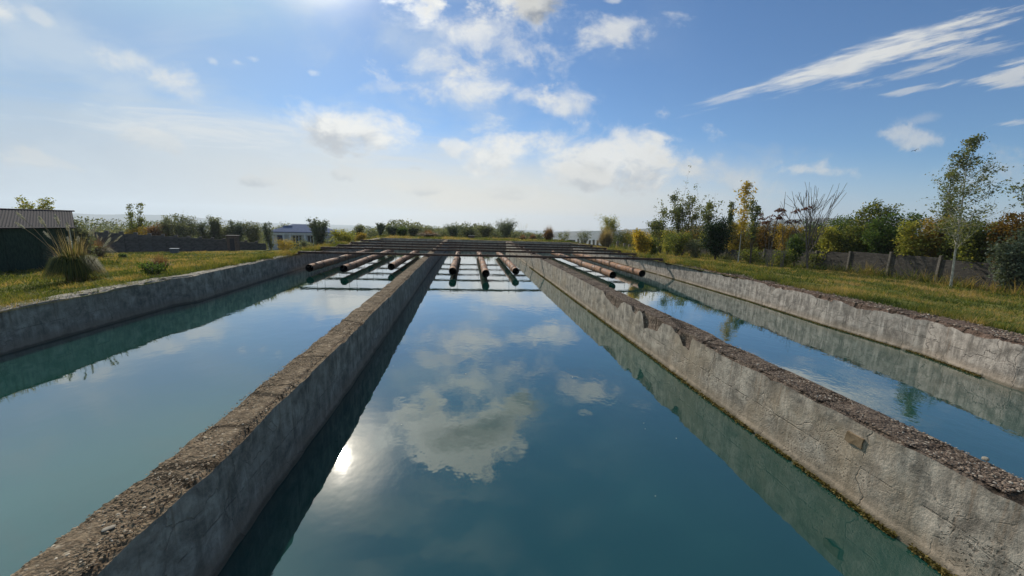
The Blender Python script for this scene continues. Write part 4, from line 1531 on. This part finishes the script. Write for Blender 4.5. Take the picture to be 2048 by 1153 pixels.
# brick pier beyond the end wall
b = ground_at(943, 62)
t = thing('brick_pier', 'squat dark brick pier standing beyond the end wall', 'pier', b)
h = height_for(b, 943, 471.5)
wd = 11 / F * 62
MB().box(-wd / 2, wd / 2, -.4, .4, -.2, h - .14, .02).build('shaft', M['brown_wall'], t)
MB().box(-wd / 2 - .09, wd / 2 + .09, -.5, .5, h - .136, h, .03).build('cap', M['dark_wall'], t)


# ------------------------------------------------------------------ buildings
def corr_sheet(p00, p10, p01, n, amp):
    """corrugated sheet from corner p00 along p10 (n waves) and up to p01, as a closed thin slab"""
    p00, p10, p01 = [np.array(p, float) for p in (p00, p10, p01)]
    u, v = p10 - p00, p01 - p00
    nn = np.cross(u, v)
    nn /= np.linalg.norm(nn)
    m = n * 4
    V, Fc = [], []
    for s in (0, 1):
        for q in range(m + 1):
            o = nn * (amp * math.sin(2 * math.pi * q / 4 + .4) + s * -.012)
            V += [p00 + u * q / m + o, p00 + u * q / m + v + o]
    b = 2 * (m + 1)
    for q in range(m):
        i = 2 * q
        Fc.append([i, i + 2, i + 3, i + 1])
        Fc.append([b + i + 1, b + i + 3, b + i + 2, b + i])
        Fc.append([i, b + i, b + i + 2, i + 2])
        Fc.append([i + 1, i + 3, b + i + 3, b + i + 1])
    Fc.append([0, 1, b + 1, b])
    Fc.append([2 * m, b + 2 * m, b + 2 * m + 1, 2 * m + 1])
    return V, Fc


def build_shed():
    c = np.array(ground_hit(158, 534))
    c0 = np.array(ground_hit(2, 545))
    u = c0 - c
    u[2] = 0
    u /= np.linalg.norm(u)                # along the front wall away from the visible corner
    d = ray(161, 470)
    back = np.array((d[0], d[1], 0)) / math.hypot(d[0], d[1])
    L, D = 26.0, 8.0
    zb = min(c[2], c0[2]) - .5
    ev = c[2] + height_for(c, 157, 452)
    mid = c + back * (D / 2)
    rg = mid[2] + height_for(mid, 159, 424)
    t = thing('farm_shed', 'long dark green shed under a grey corrugated roof', 'shed', tuple(c))

    def P(a, b, z):
        q = c + u * a + back * b - c
        return (q[0], q[1], z - c[2])
    mb = MB()
    pts = [P(.25, 0, zb), P(L, 0, zb), P(L, D, zb), P(.25, D, zb), P(.25, 0, ev - .02), P(L, 0, ev - .02), P(L, D, ev - .02), P(.25, D, ev - .02), P(.25, D / 2, rg - .06), P(L, D / 2, rg - .06)]
    mb.add(pts, [[0, 1, 5, 4], [2, 3, 7, 6], [3, 0, 4, 8, 7], [1, 2, 6, 9, 5], [3, 2, 1, 0]])
    mb.build('wall', M['shed_green'], t)
    r = thing_part = None
    V, Fc = corr_sheet(P(-.12, -.28, ev - .10), P(L + .2, -.28, ev - .10), P(-.12, D / 2, rg), 170, .02)
    ro = mesh_obj('roof', V, Fc, M['shed_roof'], t)
    V, Fc = corr_sheet(P(-.12, D + .28, ev - .10), P(L + .2, D + .28, ev - .10), P(-.12, D / 2 + .03, rg), 170, .02)
    mesh_obj('roof', V, Fc, M['shed_roof'], t)
    mb = MB()
    mb.tube([P(-.26, D / 2, rg + .04), P(L + .3, D / 2, rg + .04)], .055, 6)
    mb.build('ridge_cap', M['shed_trim'], t)
    mb = MB()
    mb.tube([P(-.2, -.30, ev - .13), P(L + .25, -.30, ev - .13)], .05, 6)
    mb.build('gutter', M['shed_trim'], t)
    mb = MB()
    for a in np.arange(.25, L, 1.6):
        q0, q1 = P(a, -.03, zb), P(a, -.03, ev - .1)
        mb.tube([q0, q1], .035, 4)
    mb.build('batten', M['shed_green'], t)


build_shed()


def build_house():
    r = 84.0
    b = np.array(ground_at(605, r))
    d = ray(605, 470)
    dep = r / math.hypot(d[0], d[1])
    s = dep / F                                             # metres per pixel there
    rz = -math.atan2(d[0], d[1]) * .8
    t = thing('village_house', 'small pale house with blue-grey hipped roof and blue door', 'house', tuple(b), rz)
    xl, xr = -60 * s, 66 * s
    dp = 7.5
    ze, zr = height_for(b, 600, 464), height_for(b, 600, 449.5)
    MB().box(xl + .6, xr - .6, .6, dp, -.6, ze, 0).build('wall', M['white_paint'], t)
    mb = MB()
    x0, x1, y0, y1 = xl, xr, -.1, dp + .6
    mb.add([(x0, y0, ze - .05), (x1, y0, ze - .05), (x1, y1, ze - .05), (x0, y1, ze - .05), (x0 + 4.0, (y0 + y1) / 2, zr), (x1 - 4.0, (y0 + y1) / 2, zr),
            (x0, y0, ze - .2), (x1, y0, ze - .2), (x1, y1, ze - .2), (x0, y1, ze - .2)],
           [[0, 1, 5, 4], [2, 3, 4, 5], [1, 2, 5], [3, 0, 4], [6, 7, 1, 0], [7, 8, 2, 1], [8, 9, 3, 2], [9, 6, 0, 3], [9, 8, 7, 6]])
    ro = mb.build('roof', M['blue_roof'], t)
    mb = MB()
    mb.box(x0 + 2.4, x0 + 4.0, 2.4, 4.0, ze + .6, zr - .35, .02)
    mb.build('roof_hatch', M['blue_roof'], ro)
    # porch piers and beam
    MB().box(xl + .7, xr - .7, .05, .3, ze - .62, ze - .21, .02).build('porch_beam', M['white_paint'], t)
    for q in (-58, -33, -22, 4, 30, 56):
        MB().box(q * s - .16, q * s + .16, .06, .29, -.6, ze - .62, .02).build('pillar', M['white_paint'], t)
    dr = MB().box(-44 * s, -33.5 * s, .50, .594, -.3, ze - .75, .015).build('door', M['blue_door'], t)
    MB().box(-45.5 * s, -44.05 * s, .48, .594, -.3, ze - .7, .01).build('door_frame', M['frame_white'], dr)
    for (a, c_) in ((-18, -2), (8, 24)):
        wv = MB().box(a * s, c_ * s, .54, .594, .55, ze - .8, .01).build('window', M['glass_dark'], t)
        mb = MB()
        for k in range(4):
            xx = a * s + (c_ - a) * s * k / 3
            mb.box(xx - .07, xx + .07, .49, .536, .5, ze - .75)
        mb.box(a * s, c_ * s, .495, .535, .45, .56)
        mb.build('frame', M['frame_white'], wv)


build_house()


def far_wall():
    a, b = np.array(ground_at(120, 86)), np.array(ground_at(532, 84))
    t = thing('boundary_wall', 'long dark wall with square pillars across the far meadow', 'wall', tuple(a))
    n = 16
    tops = [(120, 461), (167, 464), (320, 474), (395, 478.5), (532, 488)]
    for k in range(n):
        p0 = a + (b - a) * k / n
        p1 = a + (b - a) * (k + 1) / n
        px = 120 + 412 * (k + .5) / n
        top = np.interp(px, [q[0] for q in tops], [q[1] for q in tops])
        m = (p0 + p1) / 2
        g0 = float(terrain(m[0], m[1]))
        h = height_for((m[0], m[1], g0), px, top)
        L = np.linalg.norm((p1 - p0)[:2])
        ang = math.atan2(p1[1] - p0[1], p1[0] - p0[0])
        w = MB().box(-L / 2 + .14, L / 2 - .14, -.12, .12, -.8, h, .02).build('wall_panel', M['dark_wall'], t)
        w.location = (m[0] - a[0], m[1] - a[1], g0 - a[2])
        w.rotation_euler = (0, 0, ang)
        w2 = MB().box(-.22, .22, -.24, .24, -.8, h + .38, .03).build('pillar', M['dark_wall'], t)
        w2.location = (p0[0] - a[0], p0[1] - a[1], float(terrain(p0[0], p0[1])) - a[2])
        w2.rotation_euler = (0, 0, ang)


far_wall()

# brown hut by the far wall
b = ground_at(465, 80)
t = thing('outhouse', 'tiny brown outhouse in front of the far wall', 'hut', b, .3)
h = height_for(b, 465, 471)
wd = 15 / F * 72
MB().box(-wd / 2, wd / 2, -.7, .7, -.4, h - .12, .01).build('wall', M['brown_wall'], t)
MB().box(-wd / 2 - .2, wd / 2 + .2, -.9, .9, h - .118, h, .02).build('roof', M['dark_wall'], t)
MB().box(-.32, .32, -.74, -.703, -.3, h - .5, .01).build('door', M['shed_trim'], t)

# pale-lidded box
b = ground_hit(350, 507)
r = math.hypot(b[0], b[1])
s = r / F * .76
t = thing('meadow_box', 'small grey box with a pale lid standing on the grass', 'box', b, .25)
hh = 9.5 * s
MB().box(-6.5 * s, 6.5 * s, -.18, .18, -.05, hh - .05, .015).build('body', M['hive'], t)
MB().box(-7.2 * s, 7.2 * s, -.22, .22, hh - .048, hh, .012).build('lid', M['lid'], t)

# stones on the divider walls
def stone(px, py, z, sx, sy, sz, label, seed, rz):
    p = on_z(px, py, z)
    rng = np.random.default_rng(seed)
    v, f = [], []
    nu, nv = 10, 6
    for i in range(nv + 1):
        th = math.pi * i / nv
        for j in range(nu):
            ph = 2 * math.pi * j / nu
            d = np.array((math.sin(th) * math.cos(ph), math.sin(th) * math.sin(ph), math.cos(th)))
            d = np.sign(d) * np.abs(d) ** .7
            k = 1 + .22 * float(vnoise(d[0] * 1.6, d[1] * 1.6, d[2] * 1.6, seed))
            v.append((d[0] * sx * k, d[1] * sy * k, d[2] * sz * k + sz * .7))
    for i in range(nv):
        for j in range(nu):
            j2 = (j + 1) % nu
            f.append([i * nu + j, (i + 1) * nu + j, (i + 1) * nu + j2, i * nu + j2])
    o = mesh_obj('loose_stone', v, f, M['stone'])
    o.location = (p[0], p[1], z + .004)
    o.rotation_euler = (0, 0, rz)
    tag(o, label, 'stone')


stone(218, 1059, 0.0, .042, .026, .008, 'pale flat pebble lying on the dark divider wall', 3, .6)
stone(1970, 921, 0.0, .035, .028, .022, 'whitish lump of stone on the gravelly divider wall', 5, .2)


def rubble(name, label, xa, xb, y0, y1, n, seed, mat, smin, smax):
    """loose angular chips lying on a wall top"""
    rng = np.random.default_rng(seed)
    y = y0 + (y1 - y0) * rng.random(n) ** 1.8
    t = rng.random(n)
    x = xa(y) * (1 - t) + xb(y) * t
    s = rng.uniform(smin, smax, n) * rng.uniform(.5, 1, n)
    base = np.array([(-1, -1, -.3), (1, -1, -.3), (1, 1, -.3), (-1, 1, -.3), (-.6, -.5, .5), (.7, -.6, .4), (.5, .6, .55), (-.5, .7, .45)]) * .5
    fb = np.array([[4, 5, 6, 7], [0, 1, 5, 4], [1, 2, 6, 5], [2, 3, 7, 6], [3, 0, 4, 7]])
    a = rng.uniform(0, 6.28, n)
    V = base[None] * np.stack([s, s * rng.uniform(.5, 1, n), s * rng.uniform(.35, .8, n)], 1)[:, None, :]
    V = V + rng.normal(0, 1, V.shape) * s[:, None, None] * .08
    c, q = np.cos(a)[:, None], np.sin(a)[:, None]
    X = V[:, :, 0] * c - V[:, :, 1] * q + x[:, None]
    Y = V[:, :, 0] * q + V[:, :, 1] * c + y[:, None]
    Z = V[:, :, 2] + .006
    V = np.stack([X, Y, Z], 2).reshape(-1, 3)
    f = (np.arange(n) * 8)[:, None, None] + fb[None]
    o = mesh_obj(name, V, f.reshape(-1, 4), mat, tone=np.repeat(rng.random(n), 8))
    tag(o, label, 'gravel', kind='stuff')


def mat_chips(name, stops):
    m, g, out = new_mat(name)
    principled(g, out, g.ramp(g.attr('tone'), stops), .95, None, .1)
    return m


M['chips_r'] = mat_chips('brown_stone_chips', [(0, (.06, .043, .034)), (.5, (.16, .115, .088)), (.85, (.25, .19, .145)), (1, (.48, .42, .35))])
M['chips_l'] = mat_chips('tan_stone_chips', [(0, (.10, .07, .045)), (.5, (.24, .175, .115)), (.9, (.33, .25, .17)), (1, (.48, .41, .32))])
rubble('gravel', 'loose brown chips strewn on the gravelly divider wall top', lambda y: xRT(y) + .06, lambda y: xRB(y) - .03, 2.8, 26, 5000, 5, M['chips_r'], .010, .038)
rubble('gravel', 'loose tan grit on the dark divider wall top', lambda y: xLL(y) + .03, lambda y: xLR(y) - .03, 2.2, 26, 9000, 6, M['chips_l'], .006, .034)
rubble('gravel', 'reddish rubble crumbs along the broken outer wall top', lambda y: xOR(y) + .08, lambda y: xOR(y) + TH + .5, 7, 30, 3500, 7, M['chips_r'], .02, .09)


# ------------------------------------------------------------------ bird
def bird():
    d = ray(1830, 302)
    k = 105 / math.hypot(d[0], d[1])
    mb = MB()
    mb.tube([(0, -.26, .01), (0, -.20, .02), (0, -.08, .03), (0, .06, .03), (0, .16, .04), (0, .22, .05), (0, .27, .04)], [.02, .03, .055, .06, .04, .035, .006], 8)
    for s in (-1, 1):
        vs = [(s * .03, .09, .05), (s * .03, -.07, .04), (s * .26, .10, .16), (s * .26, -.05, .15), (s * .55, -.02, .10), (s * .50, -.08, .10)]
        vs += [(a, b, c + .012) for a, b, c in vs]
        fs = [[0, 2, 3, 1], [2, 4, 5, 3], [6, 7, 9, 8], [8, 9, 11, 10], [0, 6, 8, 2], [2, 8, 10, 4], [1, 3, 9, 7], [3, 5, 11, 9], [4, 10, 11, 5], [0, 1, 7, 6]]
        mb.add(vs, [f if s > 0 else f[::-1] for f in fs])
    mb.add([(-.02, -.24, .012), (.02, -.24, .012), (.07, -.40, .01), (-.07, -.40, .01), (-.02, -.24, .02), (.02, -.24, .02), (.07, -.40, .016), (-.07, -.40, .016)],
           [[0, 1, 2, 3], [7, 6, 5, 4], [0, 4, 5, 1], [1, 5, 6, 2], [2, 6, 7, 3], [3, 7, 4, 0]])
    o = mb.build('bird', M['bird'])
    o.location = (d[0] * k, d[1] * k, A + d[2] * k)
    o.rotation_euler = (.1, .35, 2.0)
    tag(o, 'dark bird gliding under the small cloud', 'bird')


bird()


# ------------------------------------------------------------------ sun, sky, air
s0 = ray(683, 912)
SAZ = math.atan2(s0[0], s0[1])
SEL = math.atan2(-s0[2], math.hypot(s0[0], s0[1]))
sun = bpy.data.lights.new('sun', 'SUN')
sun.energy = 4.6
sun.angle = math.radians(.53)
sun.color = (1.0, .93, .82)
so = bpy.data.objects.new('sun', sun)
COL.objects.link(so)
so.rotation_euler = (math.radians(90) - SEL, 0, -SAZ + math.pi)
so.location = (math.sin(SAZ) * 40, math.cos(SAZ) * 40, 40)

STR = .1


def build_world():
    w = bpy.data.worlds.new('World')
    SC.world = w
    w.use_nodes = True
    w.cycles.sampling_method = 'MANUAL'
    w.cycles.sample_map_resolution = 256
    nt = w.node_tree
    nt.nodes.clear()
    g = NG(nt)
    out = g.node('ShaderNodeOutputWorld')
    bg = g.node('ShaderNodeBackground')
    bg.inputs['Strength'].default_value = STR
    g.l.new(bg.outputs[0], out.inputs[0])
    sky = g.node('ShaderNodeTexSky', sky_type='NISHITA')
    sky.sun_disc = False
    sky.sun_elevation = SEL
    sky.sun_rotation = SAZ
    sky.altitude = 400
    sky.air_density = 1.0
    sky.dust_density = SKY_DUST
    sky.ozone_density = 2.5
    D = g.coord('Generated')
    x, y, z = g.sep(D)
    ya = g.maxi(g.m('ABSOLUTE', y), .06)
    p = g.m('DIVIDE', x, ya)
    q = g.m('DIVIDE', z, ya)
    PQ = g.xyz(p, q, 0.0)
    sunv = (math.sin(SAZ) * math.cos(SEL), math.cos(SAZ) * math.cos(SEL), math.sin(SEL))
    dt = g.node('ShaderNodeVectorMath', operation='DOT_PRODUCT')
    g.put(dt.inputs[0], D)
    dt.inputs[1].default_value = sunv
    cs = dt.outputs['Value']
    base = g.mix(1.0, sky.outputs[0], SKY_TINT, 'MULTIPLY')
    K = 1.0 / STR
    up = 1
    # noise fields shared by all clouds
    nb = g.noise(g.mapping(PQ, scale=(1, 1.5, 1)), 7.0, 9, .60, .25)
    nbs = g.noise(g.mapping(PQ, scale=(1, 1.5, 1), loc=(.012, -.030, 0)), 7.0, 6, .58, .25)   # the same field, looked up a little sunward
    nf = g.noise(g.mapping(PQ, scale=(1, 1.3, 1)), 26.0, 6, .62)
    nst = g.noise(g.mapping(g.mapping(PQ, rot=(0, 0, -.27)), scale=(1.2, 11, 1)), 4.2, 8, .62, .3)
    nst2 = g.noise(g.mapping(g.mapping(PQ, rot=(0, 0, .05)), scale=(1.0, 8, 1)), 4.0, 8, .66, .5)
    # thin veil over the lower sky
    vt = g.sub(VEIL_TOP, g.mul(p, .085))
    vd = g.mul(g.ss(g.add(q, g.mul(g.sub(nst2, .5), .22)), vt, g.sub(vt, .20)), g.ss(p, -.7, 1.1, .92, .34, 'LINEAR'))
    col = g.mix(vd, base, tuple(c * K for c in VEIL))
    hz = g.ss(q, .26, 0.0)
    col = g.mix(g.mul(hz, g.ss(p, .1, 1.3, .93, .66, 'LINEAR')), col, g.mix(g.ss(p, .1, 1.2), tuple(c * K for c in HORIZ), tuple(c * K for c in HORIZ_R)))
    col = g.mix(g.ss(p, -.15, -.95, 0, .70), col, tuple(c * K for c in (.37, .51, .67)))
    col = g.mix(g.mul(g.ss(z, .29, .46), g.ss(p, -.22, -.75, 0, .85)), col, tuple(c * K for c in (.54, .80, .86)))
    # glow of the thin cloud round the sun
    gl = g.m('POWER', g.maxi(cs, 0.0), 26.0)
    col = g.mix(g.mul(gl, .07), col, tuple(c * K for c in (1.05, 1.02, .97)))
    lowf = g.noise(g.mapping(PQ, scale=(1, 1.8, 1)), 2.6, 5, .55, .4)
    col = g.mix(g.mul(g.ss(lowf, .42, .68), g.ss(p, -.3, .7, .50, .0)), col, tuple(c * K for c in (.62, .70, .76)))
    gl2 = g.m('POWER', g.maxi(cs, 0.0), 300.0)
    col = g.mix(g.mul(gl2, .8), col, tuple(c * K for c in (4.2, 3.8, 3.2)))

    def pq(px, py):
        d = ray(px, py)
        return np.array((d[0] / d[1], d[2] / d[1]))

    # px, py, half width, half height, tilt (deg, rising to the right), density, softness, greyness, noise weight, field, taper, brightness
    lit = g.mad(g.m('POWER', g.maxi(cs, 0.0), 70.0), 1.1, 1.0)
    SUNLIT = g.xyz(lit, g.mul(lit, .99), g.mul(lit, .96))
    CL = [
        (430, 262, 430, 44, -5, .55, .9, .0, 1.5, 's2', 0, .80),
        (250, 128, 120, 42, -17, .62, .9, .05, 1.4, 'b', 0, .82),
        (350, 175, 90, 26, -22, .45, 1.0, .0, 1.6, 'b', 0, .80),
        (-10, 20, 60, 26, -30, .7, .7, .0, 1.3, 'b', 0, .85),
        (80, 35, 40, 14, -28, .4, .8, .0, 1.6, 'b', 0, .82),
        (60, 322, 110, 30, -8, .5, .7, .45, 1.4, 'b', 0, .70),
        (300, 275, 120, 34, -12, .45, .8, .3, 1.4, 'b', 0, .75),
        (510, 360, 60, 15, -4, .5, .6, .8, 1.4, 'b', 0, .66),
        (672, 348, 60, 20, -5, .45, .6, .7, 1.4, 'b', 0, .68),
        (826, 336, 30, 12, 0, .45, .6, .7, 1.3, 'b', 0, .68),
        (862, 383, 46, 12, 0, .45, .6, .6, 1.4, 'b', 0, .66),
        (1010, 388, 52, 22, 5, .45, .6, .6, 1.4, 'b', 0, .66),
        (705, 262, 172, 60, -12, .95, .6, .62, .85, 'b', 0, .88),
        (908, 293, 40, 26, -10, .7, .6, .15, 1.2, 'b', 0, .85),
        (1000, 308, 90, 76, 0, .9, .55, .35, .9, 'b', 0, .86),
        (1225, 328, 235, 92, 3, .92, .6, .55, .85, 'b', 0, .84),
        (1335, 277, 68, 18, -8, .7, .7, .1, 1.3, 'b', 0, .82),
        (1440, 355, 170, 40, -14, .5, .9, .3, 1.2, 'b', 0, .68),
        (1170, 360, 120, 34, -4, .6, .6, .6, 1.2, 'b', 0, .70),
        (955, 180, 165, 42, -2, .8, .8, .1, 1.2, 'b', 0, .86),
        (780, 175, 56, 16, 3, .35, .9, .0, 1.5, 'b', 0, .80),
        (920, 128, 150, 34, 0, .38, 1.0, .0, 1.9, 'b', 0, .80),
        (1165, 199, 88, 42, 8, .8, .8, .15, 1.1, 'b', 0, .84),
        (960, 60, 240, 115, -8, .72, 1.0, .1, 1.4, 'b', 0, .85),
        (915, -85, 235, 150, -8, 1.0, .38, .35, .95, 'b', 0, .90),
        (1075, 10, 70, 46, 25, .9, .5, .95, 1.0, 'b', 0, .62),
        (975, -75, 190, 62, -14, .92, .8, .95, .8, 'b', 0, .50),
        (1245, 56, 130, 38, 11, .75, .8, .1, 1.3, 'b', 0, .82),
        (1228, 2, 22, 8, 0, .5, .7, 0, 1.4, 'b', 0, .8),
        (1395, 345, 260, 70, 0, .28, 1.0, .1, 1.2, 'b', 0, .62),
        (1715, 122, 390, 54, 16.5, .88, .7, .10, .85, 's', .75, .80),
        (1900, 118, 220, 26, 16, .45, .8, .05, 1.6, 's', .3, .70),
        (2030, 150, 150, 36, 12, .72, .7, .1, 1.2, 's', .5, .72),
        (1810, 182, 60, 9, 12, .5, .7, 0, 1.5, 's', .2, .72),
        (2040, 246, 70, 10, 6, .5, .8, 0, 1.5, 's', .2, .70),
        (1925, 60, 190, 24, 20, .35, .9, 0, 1.6, 's', .2, .66),
        (1845, 282, 76, 32, -4, .62, .6, .25, 1.1, 'b', 0, .70),
        (1840, 240, 44, 14, 8, .25, .9, 0, 1.4, 'b', 0, .68),
        (1630, 342, 96, 20, -2, .62, .6, .2, 1.2, 'b', 0, .72),
        (2000, 330, 150, 52, 4, .42, .8, .2, 1.2, 'b', 0, .64),
        (424, 122, 17, 8, -15, .34, .9, 0, 1.0, 'f', 0, .86),
        (474, 126, 17, 8, -15, .34, .9, 0, 1.0, 'f', 0, .86),
        (506, 117, 17, 8, -15, .34, .9, 0, 1.0, 'f', 0, .86),
        (626, 146, 17, 8, -15, .34, .9, 0, 1.0, 'f', 0, .86),
        (1326, 227, 17, 8, -15, .34, .9, 0, 1.0, 'f', 0, .82),
    ]
    for (cx, cy, hw, hh, rot, dens, soft, grey, nw, fld, taper, bri) in CL:
        a = math.radians(rot)
        c0 = pq(cx, cy)
        e = 4.0
        U = (pq(cx + math.cos(a) * e, cy - math.sin(a) * e) - c0) / e * hw
        V = (pq(cx - math.sin(a) * e, cy - math.cos(a) * e) - c0) / e * hh
        Mi = np.linalg.inv(np.array([[U[0], V[0]], [U[1], V[1]]]))
        dp, dq = g.sub(p, float(c0[0])), g.sub(q, float(c0[1]))
        u = g.add(g.mul(dp, float(Mi[0, 0])), g.mul(dq, float(Mi[0, 1])))
        v = g.add(g.mul(dp, float(Mi[1, 0])), g.mul(dq, float(Mi[1, 1])))
        if taper:
            v = g.m('DIVIDE', v, g.maxi(g.mad(u, taper * .5, 1 - taper * .5), .15))
        r2 = g.m('SQRT', g.add(g.mul(u, u), g.mul(v, v)))
        n = {'b': nb, 's': nst, 's2': nst2, 'f': nf}[fld]
        val = g.add(g.sub(1.0, r2), g.mul(g.sub(n, .5), 2.6 * nw))
        if fld == 'b':
            val = g.add(val, g.mul(g.sub(nf, .5), (.5 * nw)))
        d = g.mul(g.ss(val, .04, .10 + soft * 1.1), dens)
        # front of the sphere only
        bright = tuple(k * bri * K for k in (.99, 1.0, .99))
        bright = g.mix(1.0, bright, SUNLIT, 'MULTIPLY')
        if grey:
            sh = g.mad(g.sub(nbs, nb), 3.2, g.mad(v, -.95, .06))
            sh = g.mul(g.mul(g.ss(sh, -.15, .85), grey), g.ss(val, .06, .55))
            cc = g.mix(sh, bright, tuple(k * K * bri for k in (.30, .35, .43)))
        else:
            cc = bright
        col = g.mix(g.mul(d, g.ss(y, .02, .12)), col, cc)
    # clouds near the sun are lit through
    g.l.new(col, bg.inputs[0])


SKY_DUST = 0.15
SKY_TINT = (.60, .82, 1.0)
VEIL = (.68, .69, .655)
VEIL_TOP = .245
HORIZ = (.80, .735, .63)
HORIZ_R = (.46, .53, .64)
build_world()

HAZE = True
if HAZE:
    m, g, out = new_mat('thin_valley_haze')
    pv = g.node('ShaderNodeVolumePrincipled')
    pv.inputs['Color'].default_value = (.80, .90, 1.0, 1)
    pv.inputs['Density'].default_value = .00015
    pv.inputs['Anisotropy'].default_value = .3
    g.l.new(pv.outputs[0], out.inputs['Volume'])
    mb = MB()
    mb.box(-9200, 9200, -700, 9200, -190, 190)
    o = mb.build('haze', m)
    tag(o, 'thin pale haze over the valley', 'haze', kind='stuff')

# ------------------------------------------------------------------ camera
cam = bpy.data.cameras.new('camera')
cam.sensor_fit = 'HORIZONTAL'
cam.sensor_width = 36
cam.lens = 36 * F / 2048
cam.clip_start = .05
cam.clip_end = 30000
co = bpy.data.objects.new('camera', cam)
COL.objects.link(co)
import mathutils
cy, sy = math.cos(YAW), math.sin(YAW)
cp, sp = math.cos(PITCH), math.sin(PITCH)
right = mathutils.Vector((cy, -sy, 0))
fwd = mathutils.Vector((sy * cp, cy * cp, -sp))
upv = right.cross(fwd)
c_, s_ = math.cos(ROLL), math.sin(ROLL)
# image rolled clockwise: true right appears rotated clockwise in the frame
R2 = right * c_ + upv * s_
U2 = -right * s_ + upv * c_
mw = mathutils.Matrix((R2, U2, -fwd)).transposed().to_4x4()
mw.translation = (0, 0, A)
co.matrix_world = mw
SC.camera = co

vs_ = SC.view_settings
vs_.view_transform = 'Standard'
vs_.look = 'None'
vs_.exposure = 0.0
vs_.gamma = 1.0
SC.cycles.max_bounces = 6
SC.cycles.diffuse_bounces = 2
SC.cycles.glossy_bounces = 3
SC.cycles.transmission_bounces = 4
SC.cycles.volume_bounces = 0
SC.cycles.caustics_reflective = False
SC.cycles.caustics_refractive = False
SC.cycles.use_denoising = True
